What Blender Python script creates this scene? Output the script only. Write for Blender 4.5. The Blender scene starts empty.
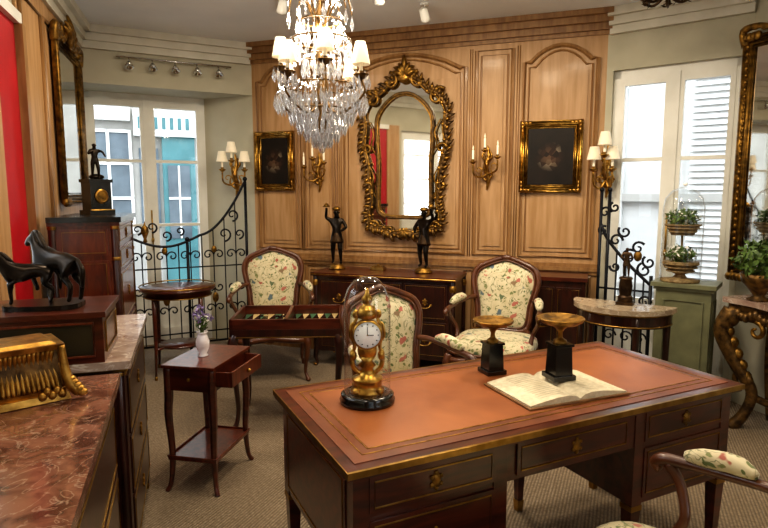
import bpy, math, random
from mathutils import Vector, Matrix
random.seed(4)
PI=math.pi
def hx(h):
    h=h.lstrip('#'); o=[]
    for i in (0,2,4):
        c=int(h[i:i+2],16)/255.0
        o.append(c/12.92 if c<=.04045 else ((c+.055)/1.055)**2.4)
    return (o[0],o[1],o[2],1)
# ------------------------------------------------------------ materials
def newmat(n):
    m=bpy.data.materials.new(n); m.use_nodes=True
    nt=m.node_tree; bs=nt.nodes['Principled BSDF']; return m,nt,bs
def coords(nt,stretch=(1,1,1),rot=(0,0,0)):
    tc=nt.nodes.new('ShaderNodeTexCoord'); mp=nt.nodes.new('ShaderNodeMapping')
    mp.inputs['Scale'].default_value=stretch; mp.inputs['Rotation'].default_value=rot
    nt.links.new(tc.outputs['Object'],mp.inputs['Vector']); return mp.outputs['Vector']
def ramp(nt,fac,stops):
    r=nt.nodes.new('ShaderNodeValToRGB'); e=r.color_ramp.elements
    while len(e)<len(stops): e.new(.5)
    for i,(p,c) in enumerate(stops): e[i].position=p; e[i].color=c
    nt.links.new(fac,r.inputs['Fac']); return r.outputs['Color']
def mixc(nt,fac,a,b):
    m=nt.nodes.new('ShaderNodeMix'); m.data_type='RGBA'
    for s,val in ((m.inputs[0],fac),(m.inputs[6],a),(m.inputs[7],b)):
        if isinstance(val,bpy.types.NodeSocket): nt.links.new(val,s)
        else: s.default_value=val
    return m.outputs[2]
def noise(nt,vec,scale,detail=4,dist=0):
    n=nt.nodes.new('ShaderNodeTexNoise'); n.inputs['Scale'].default_value=scale
    n.inputs['Detail'].default_value=detail; n.inputs['Distortion'].default_value=dist
    nt.links.new(vec,n.inputs['Vector']); return n.outputs['Fac']
def bump(nt,bs,h,strength,dist=.01):
    b=nt.nodes.new('ShaderNodeBump'); b.inputs['Strength'].default_value=strength; b.inputs['Distance'].default_value=dist
    nt.links.new(h,b.inputs['Height']); nt.links.new(b.outputs['Normal'],bs.inputs['Normal'])
def nmat(n,c1,c2,scale=8,rough=.5,metal=0,stretch=(1,1,1),bmp=0,coat=0,dist=0,emit=0,spread=(.35,.65)):
    m,nt,bs=newmat(n); v=coords(nt,stretch); f=noise(nt,v,scale,5,dist)
    c=ramp(nt,f,[(spread[0],hx(c1)),(spread[1],hx(c2))])
    nt.links.new(c,bs.inputs['Base Color'])
    bs.inputs['Roughness'].default_value=rough; bs.inputs['Metallic'].default_value=metal
    bs.inputs['Coat Weight'].default_value=coat; bs.inputs['Coat Roughness'].default_value=.12
    if bmp: bump(nt,bs,f,bmp)
    if emit:
        nt.links.new(c,bs.inputs['Emission Color']); bs.inputs['Emission Strength'].default_value=emit
    return m
def glassmat(n,tint,edge=.7,base=.04,rough=.02,diff=0):
    m,nt,bs=newmat(n); nt.nodes.remove(bs); out=nt.nodes['Material Output']
    t=nt.nodes.new('ShaderNodeBsdfTransparent'); t.inputs['Color'].default_value=tint
    g=nt.nodes.new('ShaderNodeBsdfGlossy'); g.inputs['Roughness'].default_value=rough
    lw=nt.nodes.new('ShaderNodeLayerWeight'); lw.inputs['Blend'].default_value=.5
    pw=nt.nodes.new('ShaderNodeMath'); pw.operation='POWER'; pw.inputs[1].default_value=3
    nt.links.new(lw.outputs['Facing'],pw.inputs[0])
    ma=nt.nodes.new('ShaderNodeMath'); ma.operation='MULTIPLY_ADD'; ma.use_clamp=True
    ma.inputs[1].default_value=edge; ma.inputs[2].default_value=base
    nt.links.new(pw.outputs[0],ma.inputs[0])
    mx=nt.nodes.new('ShaderNodeMixShader'); nt.links.new(ma.outputs[0],mx.inputs[0])
    nt.links.new(t.outputs[0],mx.inputs[1]); nt.links.new(g.outputs[0],mx.inputs[2]); res=mx.outputs[0]
    if diff:
        d=nt.nodes.new('ShaderNodeBsdfDiffuse'); d.inputs['Color'].default_value=(.9,.9,.92,1)
        m2=nt.nodes.new('ShaderNodeMixShader'); m2.inputs[0].default_value=diff
        nt.links.new(res,m2.inputs[1]); nt.links.new(d.outputs[0],m2.inputs[2]); res=m2.outputs[0]
    nt.links.new(res,out.inputs['Surface'])
    return m
OAK=nmat('honey_oak','#a37d50','#b8936a',5,.5,stretch=(5,5,.5),bmp=.03,coat=.06)
OAKD=nmat('oak_moulding','#7f5a33','#9c7547',6,.45,stretch=(5,5,.6),coat=.15)
MAH=nmat('mahogany','#36140a','#5a2513',5,.28,stretch=(1,6,6),coat=.5,dist=.6)
MAHD=nmat('dark_mahogany','#210f09','#3a180e',5,.3,stretch=(6,6,1),coat=.4,dist=.6)
MAHR=nmat('red_mahogany','#481c0e','#6c3018',6,.28,stretch=(6,6,1),coat=.5,dist=1)
FRUIT=nmat('walnut_chair','#43200f','#61371b',12,.35,coat=.3)
GOLD=nmat('gilt','#7f5c28','#c4984c',30,.36,.95,bmp=.3)
GOLDD=nmat('old_gilt','#58401b','#a27a36',26,.42,.85,bmp=.5)
GOLDX=nmat('dark_gilt_wood','#3a2a16','#7f5f30',24,.43,.65,bmp=.5)
GOLDB=nmat('bright_gilt_bronze','#9a7430','#e0b45c',30,.3,1,bmp=.25)
BRASS=nmat('brass','#86672f','#b08c4c',20,.32,1)
BRONZE=nmat('black_bronze','#14100d','#30271e',14,.28,.8)
BRONZEB=nmat('brown_bronze','#2a1d12','#54402a',14,.38,.8)
IRON=nmat('wrought_iron','#0d0e11','#20222a',20,.45,.6)
BLACK=nmat('black_lacquer','#080808','#141212',10,.2,coat=.4)
OLIVE=nmat('dark_olive_panel','#16150f','#262317',6,.3,coat=.3)
WHITE=nmat('white_paint','#d9d9d2','#e8e8e2',4,.5)
ENAMEL=nmat('white_enamel_glow','#f4f2ea','#ffffff',4,.25,emit=.12)  # faint emission brightens the enamel of dial and knob, neither is a lamp
PLAST=nmat('plaster_wall','#b2ae9a','#bfbba8',3,.8,bmp=.02)
CEIL=nmat('ceiling_paint','#e3e9ee','#edf1f4',2,.8)
CORN=nmat('cornice_paint','#c9c6b8','#d8d5c8',5,.6)
SAGE=nmat('sage_paint','#62634a','#757658',8,.5)
RED=nmat('red_lacquer','#a10818','#b90e20',3,.5)
SHADE=nmat('lamp_shade','#d8cbb0','#ebdfc6',6,.8,emit=.2)
CANDLE=nmat('candle_wax','#f3ead2','#fff8e6',6,.5)
PORC=nmat('porcelain','#d9cfd2','#f2eef0',18,.2,coat=.4)
LEAFM=nmat('leaf_green','#2c4216','#5f7d34',30,.55)
FLW=nmat('white_blossom','#f2f0e4','#ffffff',30,.6)
PURP=nmat('purple_blossom','#5d4a78','#9a86b4',30,.6)
TURQ=nmat('turquoise_paint','#3c6a6e','#4b7d80',3,.5)
FACW=nmat('street_plaster','#96948d','#a6a49d',2,.8)
FACL=nmat('street_white_render','#b6b6b2','#c6c6c2',2,.8)
FACG=nmat('street_window_glass','#4d575e','#69757c',2,.3)
STREET=nmat('street_paving','#77777a','#8d8d8c',6,.8)
PAGE=nmat('book_page','#c6ba9e','#dbd0b6',50,.8)
COVER=nmat('book_cover','#6b4a2a','#8a6238',12,.6)
CHROME=nmat('chrome','#b7b9bb','#dcdcdc',8,.15,1)
GLASS=glassmat('clear_glass',(.97,.98,.98,1),.9,.05)
WGLASS=glassmat('window_glass',(.97,.98,1,1),.4,.02)
CRYS=glassmat('crystal',(.93,.93,.95,1),.6,.38,.07,.12)
m,nt,bs=newmat('mirror_silver'); bs.inputs['Metallic'].default_value=1; bs.inputs['Roughness'].default_value=.03
nt.links.new(ramp(nt,noise(nt,coords(nt),3),[(.3,(.76,.74,.69,1)),(.7,(.84,.82,.77,1))]),bs.inputs['Base Color']); MIR=m
m,nt,bs=newmat('tan_leather'); v=coords(nt)
nt.links.new(ramp(nt,noise(nt,v,3.5,7,.5),[(.3,hx('#7c421c')),(.7,hx('#a05f30'))]),bs.inputs['Base Color'])
bs.inputs['Roughness'].default_value=.42; bs.inputs['Coat Weight'].default_value=.10; bs.inputs['Coat Roughness'].default_value=.3; bump(nt,bs,noise(nt,v,160,2),.12,.002); LEATH=m
LEATHD=nmat('leather_border','#623012','#7c421f',6,.42,coat=.1)
def marble(n,c1,c2,vein,scale=9,am=.8):
    m,nt,bs=newmat(n); v=coords(nt); nf=noise(nt,v,scale,8,.8)
    base=ramp(nt,nf,[(.35,hx(c1)),(.62,hx(c2))])
    n2=noise(nt,v,scale*.5,9,1.6)
    vf=ramp(nt,n2,[(.492,(0,0,0,1)),(.503,(am,am,am,1)),(.514,(0,0,0,1))])
    n3=noise(nt,v,scale*3.2,6,.6); v3=ramp(nt,n3,[(.62,(0,0,0,1)),(.70,(am*.8,am*.8,am*.8,1))])
    c=mixc(nt,vf,base,hx(vein)); c=mixc(nt,v3,c,hx(vein))
    nt.links.new(c,bs.inputs['Base Color']); bs.inputs['Roughness'].default_value=.16; bs.inputs['Coat Weight'].default_value=.3
    return m
MARB=marble('red_marble','#4e2d22','#835947','#a8917e',14,.65)
MARBL=marble('grey_rose_marble','#8a7064','#b09b8c','#d8ccbf',9)
MARBW=marble('buff_marble','#8e7c68','#b5a48c','#d5c8b2',9)
def fabric():
    m,nt,bs=newmat('floral_fabric'); v=coords(nt)
    nn=nt.nodes.new('ShaderNodeTexNoise'); nn.inputs['Scale'].default_value=16; nt.links.new(v,nn.inputs['Vector'])
    va=nt.nodes.new('ShaderNodeVectorMath'); va.operation='MULTIPLY_ADD'; va.inputs[1].default_value=(.09,.09,.09)
    nt.links.new(nn.outputs['Color'],va.inputs[0]); nt.links.new(v,va.inputs[2]); w=va.outputs[0]
    def flowers(c,sc,pal,r0,r1):
        x=nt.nodes.new('ShaderNodeTexVoronoi'); x.inputs['Scale'].default_value=sc; nt.links.new(w,x.inputs['Vector'])
        sep=nt.nodes.new('ShaderNodeSeparateColor'); nt.links.new(x.outputs['Color'],sep.inputs[0])
        col=ramp(nt,sep.outputs[0],pal); mask=ramp(nt,x.outputs['Distance'],[(r0,(.95,.95,.95,1)),(r1,(0,0,0,1))])
        return mixc(nt,mask,c,col)
    base=ramp(nt,noise(nt,v,14),[(.3,hx('#bfb391')),(.7,hx('#d2c8a9'))])
    b=noise(nt,v,9,2,1.8); vine=ramp(nt,b,[(.483,(0,0,0,1)),(.5,(.95,.95,.95,1)),(.517,(0,0,0,1))])
    c=mixc(nt,vine,base,hx('#4f5a30'))
    c=flowers(c,26,[(0,hx('#435c2e')),(.5,hx('#64713c')),(1,hx('#7f8250'))],.24,.31)
    c=flowers(c,13,[(0,hx('#943c2e')),(.45,hx('#b3675a')),(.6,hx('#4d6038')),(1,hx('#53687a'))],.22,.29)
    nt.links.new(c,bs.inputs['Base Color']); bs.inputs['Roughness'].default_value=.75
    bs.inputs['Sheen Weight'].default_value=.2; bump(nt,bs,noise(nt,v,220,2),.1,.002); return m
FAB=fabric()
m,nt,bs=newmat('sisal_carpet'); v=coords(nt,(1,1,1),(0,0,.4))
wv=nt.nodes.new('ShaderNodeTexWave'); wv.inputs['Scale'].default_value=20; wv.inputs['Distortion'].default_value=1.2; wv.inputs['Detail Scale'].default_value=6
nt.links.new(v,wv.inputs['Vector'])
c1=ramp(nt,noise(nt,v,60,4),[(.3,hx('#75654f')),(.7,hx('#9c8a73'))])
c=mixc(nt,ramp(nt,wv.outputs['Fac'],[(.1,(.6,.6,.6,1)),(.7,(0,0,0,1))]),c1,hx('#4e4336'))
nt.links.new(c,bs.inputs['Base Color']); bs.inputs['Roughness'].default_value=.9; bump(nt,bs,wv.outputs['Fac'],.6,.005); CARP=m
m,nt,bs=newmat('still_life_canvas'); v=coords(nt)
vo=nt.nodes.new('ShaderNodeTexVoronoi'); vo.inputs['Scale'].default_value=26; nt.links.new(v,vo.inputs['Vector'])
sep=nt.nodes.new('ShaderNodeSeparateColor'); nt.links.new(vo.outputs['Color'],sep.inputs[0])
col=ramp(nt,sep.outputs[0],[(0,hx('#1c120c')),(.45,hx('#3c2418')),(.75,hx('#5e4632')),(1,hx('#9f907a'))])
ln=nt.nodes.new('ShaderNodeVectorMath'); ln.operation='LENGTH'; nt.links.new(v,ln.inputs[0])
mk=ramp(nt,ln.outputs['Value'],[(.03,(.8,.8,.8,1)),(.12,(0,0,0,1))])
c=mixc(nt,mk,ramp(nt,noise(nt,v,5),[(.3,hx('#0e0b09')),(.7,hx('#201711'))]),col)
nt.links.new(c,bs.inputs['Base Color']); bs.inputs['Roughness'].default_value=.5; bs.inputs['Specular IOR Level'].default_value=.25; CANV=m

# ------------------------------------------------------------ mesh builder
def T(x=0,y=0,z=0,rz=0,rx=0,ry=0,sc=1):
    S=Matrix.Diagonal((sc,sc,sc,1)) if not isinstance(sc,tuple) else Matrix.Diagonal((*sc,1))
    return Matrix.Translation((x,y,z))@Matrix.Rotation(rz,4,'Z')@Matrix.Rotation(ry,4,'Y')@Matrix.Rotation(rx,4,'X')@S
def R(d): return math.radians(d)
def cr(pts,n=6,closed=False):
    P=[Vector(p) for p in pts]; N=len(P); out=[]
    rng=range(N) if closed else range(N-1)
    for i in rng:
        if closed: a,b,c,d=P[(i-1)%N],P[i],P[(i+1)%N],P[(i+2)%N]
        else: a,b,c,d=P[max(i-1,0)],P[i],P[i+1],P[min(i+2,N-1)]
        for k in range(n):
            t=k/n
            out.append(.5*((2*b)+(c-a)*t+(2*a-5*b+4*c-d)*t*t+(3*b-a-3*c+d)*t**3))
    if not closed: out.append(P[-1])
    return out
def lerpl(L,n):
    out=[]
    for i in range(n):
        t=i/(n-1)*(len(L)-1); k=min(int(t),len(L)-2); out.append(L[k]+(L[k+1]-L[k])*(t-k))
    return out
def spiral(cx,cz,r0,r1,a0,a1,n=16,y=0):
    return [(cx+(r0+(r1-r0)*i/n)*math.cos(a0+(a1-a0)*i/n),y,cz+(r0+(r1-r0)*i/n)*math.sin(a0+(a1-a0)*i/n)) for i in range(n+1)]
class B:
    def __init__(s): s.v=[];s.f=[];s.mi=[];s.sm=[];s.mats=[];s.M=Matrix.Identity(4)
    def add(s,vs,fs,m,sm=False):
        o=len(s.v); M=s.M
        s.v.extend([tuple(M@Vector(p)) for p in vs])
        if m not in s.mats: s.mats.append(m)
        i=s.mats.index(m)
        for f in fs: s.f.append([a+o for a in f]); s.mi.append(i); s.sm.append(sm)
    def box(s,x0,x1,y0,y1,z0,z1,m):
        s.add([(x0,y0,z0),(x1,y0,z0),(x1,y1,z0),(x0,y1,z0),(x0,y0,z1),(x1,y0,z1),(x1,y1,z1),(x0,y1,z1)],
          [(0,3,2,1),(4,5,6,7),(0,1,5,4),(1,2,6,5),(2,3,7,6),(3,0,4,7)],m)
    def frus(s,x,y,z0,z1,a0,b0,a1,b1,m):
        s.add([(x-a0,y-b0,z0),(x+a0,y-b0,z0),(x+a0,y+b0,z0),(x-a0,y+b0,z0),(x-a1,y-b1,z1),(x+a1,y-b1,z1),(x+a1,y+b1,z1),(x-a1,y+b1,z1)],
          [(0,3,2,1),(4,5,6,7),(0,1,5,4),(1,2,6,5),(2,3,7,6),(3,0,4,7)],m)
    def lathe(s,prof,c,m,seg=20,sx=1,sy=1,sm=True):
        n=seg; vs=[];fs=[]
        for r,z in prof:
            for k in range(n):
                a=2*PI*k/seg; vs.append((c[0]+r*sx*math.cos(a),c[1]+r*sy*math.sin(a),c[2]+z))
        for i in range(len(prof)-1):
            for k in range(seg):
                k2=(k+1)%n; fs.append((i*n+k,i*n+k2,(i+1)*n+k2,(i+1)*n+k))
        s.add(vs,fs,m,sm)
    def tube(s,pts,r,m,seg=8,closed=False,flat=1.0,sm=True):
        P=[Vector(p) for p in pts]; N=len(P)
        rr=lerpl(r,N) if isinstance(r,(list,tuple)) else [r]*N
        vs=[];fs=[];nrm=None
        for i in range(N):
            if closed: t=P[(i+1)%N]-P[(i-1)%N]
            else: t=P[min(i+1,N-1)]-P[max(i-1,0)]
            if t.length<1e-9: t=Vector((0,0,1))
            t.normalize()
            if nrm is None:
                nrm=t.cross(Vector((0,1,0)))
                if nrm.length<.1: nrm=t.cross(Vector((1,0,0)))
            nrm=nrm-t*nrm.dot(t)
            if nrm.length<1e-6: nrm=t.orthogonal()
            nrm.normalize(); bn=t.cross(nrm)
            for k in range(seg):
                a=2*PI*(k+.5)/seg; vs.append(P[i]+nrm*(rr[i]*math.cos(a))+bn*(rr[i]*flat*math.sin(a)))
        for i in range(N if closed else N-1):
            j=(i+1)%N
            for k in range(seg): fs.append((i*seg+k,i*seg+(k+1)%seg,j*seg+(k+1)%seg,j*seg+k))
        if not closed: fs.append(tuple(range(seg))); fs.append(tuple(range((N-1)*seg,N*seg)))
        s.add(vs,fs,m,sm)
    def ball(s,c,r,m,seg=12,rings=8,e=1.0,e2=None):
        if not isinstance(r,(tuple,list)): r=(r,r,r)
        e2=e if e2 is None else e2
        def p(x,q): return math.copysign(abs(x)**q,x)
        vs=[];fs=[]
        for i in range(rings+1):
            ph=-PI/2+PI*i/rings
            for k in range(seg):
                a=2*PI*k/seg
                vs.append((c[0]+r[0]*p(math.cos(ph),e2)*p(math.cos(a),e),c[1]+r[1]*p(math.cos(ph),e2)*p(math.sin(a),e),c[2]+r[2]*p(math.sin(ph),e2)))
        for i in range(rings):
            for k in range(seg): fs.append((i*seg+k,i*seg+(k+1)%seg,(i+1)*seg+(k+1)%seg,(i+1)*seg+k))
        s.add(vs,fs,m,True)
    def prism(s,poly,z0,z1,m):
        n=len(poly); vs=[(p[0],p[1],z0) for p in poly]+[(p[0],p[1],z1) for p in poly]
        s.add(vs,[tuple(range(n))[::-1],tuple(range(n,2*n))]+[(i,(i+1)%n,n+(i+1)%n,n+i) for i in range(n)],m)
    def fan(s,outl,c,bulge,m,rings=6):
        n=len(outl); vs=[(c[0],-bulge,c[1])];fs=[]
        for i in range(1,rings+1):
            t=i/rings; y=-bulge*(1-t**3)
            for (x,z) in outl: vs.append((c[0]+(x-c[0])*t,y,c[1]+(z-c[1])*t))
        for k in range(n): fs.append((0,1+k,1+(k+1)%n))
        for i in range(rings-1):
            for k in range(n): fs.append((1+i*n+k,1+i*n+(k+1)%n,1+(i+1)*n+(k+1)%n,1+(i+1)*n+k))
        s.add(vs,fs,m,True)
    def drop(s,c,r,h,m,seg=6):
        vs=[(c[0],c[1],c[2]-h)]+[(c[0]+r*math.cos(2*PI*k/seg),c[1]+r*math.sin(2*PI*k/seg),c[2]-h*.6) for k in range(seg)]+[(c[0],c[1],c[2])]
        fs=[]
        for k in range(seg): fs+= [(0,1+(k+1)%seg,1+k),(seg+1,1+k,1+(k+1)%seg)]
        s.add(vs,fs,m,False)
    def leaves(s,c,r,n,size,m):
        for i in range(n):
            d=Vector((random.gauss(0,1),random.gauss(0,1),random.gauss(0,1))); d.normalize()
            p=Vector(c)+Vector((d.x*r[0],d.y*r[1],d.z*r[2]))*random.uniform(.5,1)
            u=Vector((random.gauss(0,1),random.gauss(0,1),random.gauss(0,1))).normalized(); w=u.cross(d)
            if w.length<.01: continue
            w.normalize(); L=size*random.uniform(.7,1.3)
            s.add([p-u*L,p+w*L*.4,p+u*L,p-w*L*.4],[(0,1,2,3)],m)
    def skin(s,vs,es,rad,m,sub=2):
        me=bpy.data.meshes.new('tmp'); me.from_pydata([tuple(q) for q in vs],es,[]); ob=bpy.data.objects.new('tmp',me)
        bpy.context.scene.collection.objects.link(ob)
        ob.modifiers.new('S','SKIN'); sd=ob.modifiers.new('U','SUBSURF'); sd.levels=sub; sd.render_levels=sub
        for i,q in enumerate(rad): me.skin_vertices[0].data[i].radius=(q,q)
        me.skin_vertices[0].data[0].use_root=True
        dg=bpy.context.evaluated_depsgraph_get(); dg.update(); ev=ob.evaluated_get(dg); m2=ev.to_mesh()
        s.add([tuple(q.co) for q in m2.vertices],[tuple(p.vertices) for p in m2.polygons],m,True)
        ev.to_mesh_clear(); bpy.data.objects.remove(ob); bpy.data.meshes.remove(me)
    def obj(s,name,loc=(0,0,0),rz=0,bevel=0):
        me=bpy.data.meshes.new(name); me.from_pydata(s.v,[],s.f)
        for mm in s.mats: me.materials.append(mm)
        me.polygons.foreach_set('material_index',s.mi); me.polygons.foreach_set('use_smooth',s.sm)
        import bmesh
        bm=bmesh.new(); bm.from_mesh(me); bmesh.ops.recalc_face_normals(bm,faces=bm.faces); bm.to_mesh(me); bm.free()
        ob=bpy.data.objects.new(name,me); bpy.context.scene.collection.objects.link(ob)
        ob.location=loc; ob.rotation_euler=(0,0,rz)
        if bevel:
            b=ob.modifiers.new('bevel','BEVEL'); b.width=bevel; b.segments=2; b.limit_method='ANGLE'; b.angle_limit=R(50)
        return ob

# ------------------------------------------------------------ room shell
H=2.9
A=(-.5,-1.5); L1=(-2.57,5.06); L2=(-1.27,5.74); R1=(1.745,4.69); R2=(2.52,4.11); K=(3.83,-.13)
G0=(-2.755,5.45); G1=(-1.8,5.95)
phW=math.atan2(R1[1]-L2[1],R1[0]-L2[0]); LW=math.dist(L2,R1)
phL=R(107.5); phR=R(-72.5); phRW=math.atan2(R2[1]-R1[1],R2[0]-R1[0]); LRW=math.dist(R1,R2)
phLW=math.atan2(G1[1]-G0[1],G1[0]-G0[0]); LG=math.dist(G0,G1)
b=B(); b.prism([(-.7,-1.75),(4.2,-.2),(2.9,4.3),(1.9,4.95),(-1.3,6.2),(-1.75,6.15),(-2.95,5.6)],-.06,0,CARP); b.obj('floor')
b=B(); b.prism([(-.75,-1.8),(4.3,-.25),(2.95,4.35),(1.95,5.0),(-1.3,6.2),(-1.8,6.2),(-3.0,5.65)],H,H+.1,CEIL); b.obj('ceiling')
phA=math.atan2(L1[1]-A[1],L1[0]-A[0]); LA=math.dist(A,L1)
def sA(Y): return (Y-A[1])/math.sin(phA)
w0,w1=sA(1.35),sA(2.60)
b=B()
b.box(-.2,w0,0,.15,0,H,PLAST); b.box(w1,LA,0,.15,0,H,PLAST); b.box(w0,w1,0,.15,0,1.0,PLAST); b.box(w0,w1,0,.15,2.4,H,PLAST)
b.box(sA(3.27),LA,-.015,0,0,2.72,OAK)
for s0,s1 in ((sA(3.32),sA(3.75)),(sA(3.8),sA(4.95))):
    for z0,z1 in ((.12,.8),(.98,2.6)):
        b.tube([(s0,-.02,z0),(s1,-.02,z0),(s1,-.02,z1),(s0,-.02,z1)],.018,OAKD,4,True)
b.obj('wall_left',(A[0],A[1],0),phA)
b=B()
for d,z in ((.04,2.72),(.07,2.78),(.11,2.84)): b.box(-.1,LA-.001,-d,0,z,z+.06,CORN)
b.obj('trim_1',(A[0],A[1],0),phA)
b=B()
b.box(sA(2.86),sA(3.20),-.02,-.001,0,2.4,RED); b.box(sA(2.84),sA(3.24),-.05,-.001,2.4,2.46,WHITE); b.box(sA(3.20),sA(3.26),-.06,-.016,0,2.4,OAKD); b.box(sA(2.66),sA(2.86),-.03,-.001,0,2.46,OAK)
b.obj('trim_6',(A[0],A[1],0),phA)
b=B()
def quadprism(b,p0,p1,q1,q0,z0,z1,m): b.prism([p0,p1,q1,q0],z0,z1,m)
no=(-.463,.886)
quadprism(b,L1,L2,(L2[0]+.12*no[0],L2[1]+.12*no[1]),(L1[0]+.12*no[0],L1[1]+.12*no[1]),2.44,H,PLAST)
quadprism(b,(L1[0]+.12*no[0],L1[1]+.12*no[1]),(L2[0]+.12*no[0],L2[1]+.12*no[1]),(G1[0]+.1,G1[1]+.1),(G0[0]-.05,G0[1]+.1),2.44,2.54,PLAST)
quadprism(b,L1,G0,(G0[0]-.15,G0[1]),(L1[0]-.15,L1[1]),0,2.44,PLAST)
quadprism(b,L2,(L2[0]+.03,L2[1]+.12),(G1[0]+.03,G1[1]+.14),G1,0,2.44,PLAST)
b.obj('wall_left_window')
phF=math.atan2(L2[1]-L1[1],L2[0]-L1[0]); LF=math.dist(L1,L2)
b=B()
for d,z in ((.04,2.72),(.07,2.78),(.11,2.84)): b.box(0.02,LF-.02,-d,0,z,z+.06,CORN)
b.obj('trim_2',(L1[0],L1[1],0),phF)
b=B(); b.box(0,LW,0,.12,0,H,OAK)
def panel(b,x0,x1,z0,z1,arch=0,r=.018):
    for q,rr,y in ((0,r,-.006),(.04,r*.5,-.003)):
        a0,a1,c0,c1=x0+q,x1-q,z0+q,z1-q
        pts=[(a0,y,c0),(a1,y,c0)]
        if arch:
            w=a1-a0; sh=min(.05,w*.15)
            pts+=[(a1,y,c1-arch),(a1-sh,y,c1-arch)]
            for k in range(9):
                t=k/8; pts.append((a1-sh-(w-2*sh)*t,y,c1-arch+arch*math.sin(PI*t)**.8))
            pts+=[(a0+sh,y,c1-arch),(a0,y,c1-arch)]
        else: pts+=[(a1,y,c1),(a0,y,c1)]
        b.tube(pts,rr,OAKD,5,True,sm=False)
    b.box(x0+.075,x1-.075,-.010,0,z0+.075,z1-.075-(arch*1.05 if arch else 0),OAK)
PN=((.06,.50),(.56,.88),(.96,2.08),(2.17,2.47),(2.56,3.13))
panel(b,.06,.50,.98,2.68,.12); panel(b,.56,.88,.98,2.68,.1); panel(b,.96,2.08,.98,2.70,.14,.02)
panel(b,2.17,2.47,.98,2.68,0); panel(b,2.56,3.13,.98,2.68,.12)
for x0,x1 in PN: panel(b,x0,x1,.14,.82)
for x in (.53,.92,2.125,2.515):
    for dx in (-.009,.009): b.tube([(x+dx,-.002,.96),(x+dx,-.002,2.70)],.005,OAKD,6)
b.obj('wall_back',(L2[0],L2[1],0),phW)
b=B(); b.box(.0,LW,-.035,0,.87,.90,OAKD); b.box(0,LW,-.02,0,.84,.93,OAKD); b.obj('trim_3',(L2[0],L2[1],0),phW)
b=B()
for d,z,h in ((.02,2.73,.03),(.05,2.76,.05),(.09,2.81,.05),(.13,2.86,.04)): b.box(-.02,LW+.03,-d,0,z,z+h,OAKD)
b.obj('trim_4',(L2[0],L2[1],0),phW)
b=B(); b.box(0,LW,-.025,0,0,.12,OAKD); b.obj('baseboard_back',(L2[0],L2[1],0),phW)
b=B(); b.box(0,.05,0,.14,0,H,PLAST); b.box(LRW-.04,LRW+.1,0,.14,0,H,PLAST); b.box(.05,LRW-.04,0,.14,2.45,H,PLAST)
b.obj('wall_right_window',(R1[0],R1[1],0),phRW)
b=B()
for d,z in ((.04,2.72),(.07,2.78),(.11,2.84)): b.box(0.02,LRW,-d,0,z,z+.06,CORN)
b.obj('trim_5',(R1[0],R1[1],0),phRW)
phK=math.atan2(K[1]-R2[1],K[0]-R2[0]); LK=math.dist(R2,K)
b=B(); b.box(0,LK+.2,0,.15,0,H,PLAST); b.obj('wall_right',(R2[0],R2[1],0),phK)
phB=math.atan2(A[1]-K[1],A[0]-K[0]); LB=math.dist(A,K)
b=B()
b.box(0,.5,0,.15,0,H,OAK); b.box(1.7,2.5,0,.15,0,H,OAK); b.box(3.7,LB+.1,0,.15,0,H,OAK)
for x0,x1 in ((.5,1.7),(2.5,3.7)): b.box(x0,x1,0,.15,0,.5,OAK); b.box(x0,x1,0,.15,2.45,H,OAK)
b.obj('wall_rear',(K[0],K[1],0),phB)
def casement(name,w,h,loc,rz,lower=.5,bars=(1.2,1.8)):
    b=B(); t=.05
    b.box(0,t,0,.06,0,h,WHITE); b.box(w-t,w,0,.06,0,h,WHITE); b.box(0,w,0,.06,h-.06,h,WHITE); b.box(0,w,0,.07,0,.06,WHITE)
    c=w/2; b.box(c-.035,c+.035,-.015,.05,0,h-.05,WHITE)
    for x0,x1 in ((t,c-.03),(c+.03,w-t)):
        b.box(x0,x0+.035,-.005,.045,.06,h-.06,WHITE); b.box(x1-.035,x1,-.005,.045,.06,h-.06,WHITE)
        b.box(x0,x1,-.004,.044,h-.12,h-.05,WHITE); b.box(x0,x1,-.004,.044,.06,.16,WHITE)
        if lower>.3: b.box(x0+.03,x1-.03,.01,.03,.16,lower,WHITE); b.box(x0,x1,-.004,.044,lower,lower+.06,WHITE)
        for z in bars: b.box(x0,x1,.0,.04,z,z+.028,WHITE)
        b.add([(x0,.02,lower),(x1,.02,lower),(x1,.02,h-.08),(x0,.02,h-.08)],[(0,1,2,3)],WGLASS)
    b.tube([(c,-.03,h*.39),(c,-.03,h*.55)],.008,BRASS,6)
    b.ball((c,-.03,h*.43),(.015,.02,.03),BRASS)
    b.obj(name,loc,rz)
casement('window_1',LG,2.44,(G0[0],G0[1],0),phLW,.5,(1.18,1.80))
gx=math.cos(phRW);gy=math.sin(phRW)
casement('window_2',LRW-.09,2.45,(R1[0]+.05*gx-.04*gy,R1[1]+.05*gy+.04*gx,0),phRW,.62,(1.75,))
bx=math.cos(phB);by=math.sin(phB)
for i,x0 in enumerate((.5,2.5)):
    casement('window_%d'%(i+3),1.2,1.95,(K[0]+x0*bx,K[1]+x0*by,.5),phB,.06,(1.0,))
casement('window_5',w1-w0,1.4,(A[0]+w0*math.cos(phA)-.05*math.sin(phA),A[1]+w0*math.sin(phA)+.05*math.cos(phA),1.0),phA,.06,(.35,.7,1.05))

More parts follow.
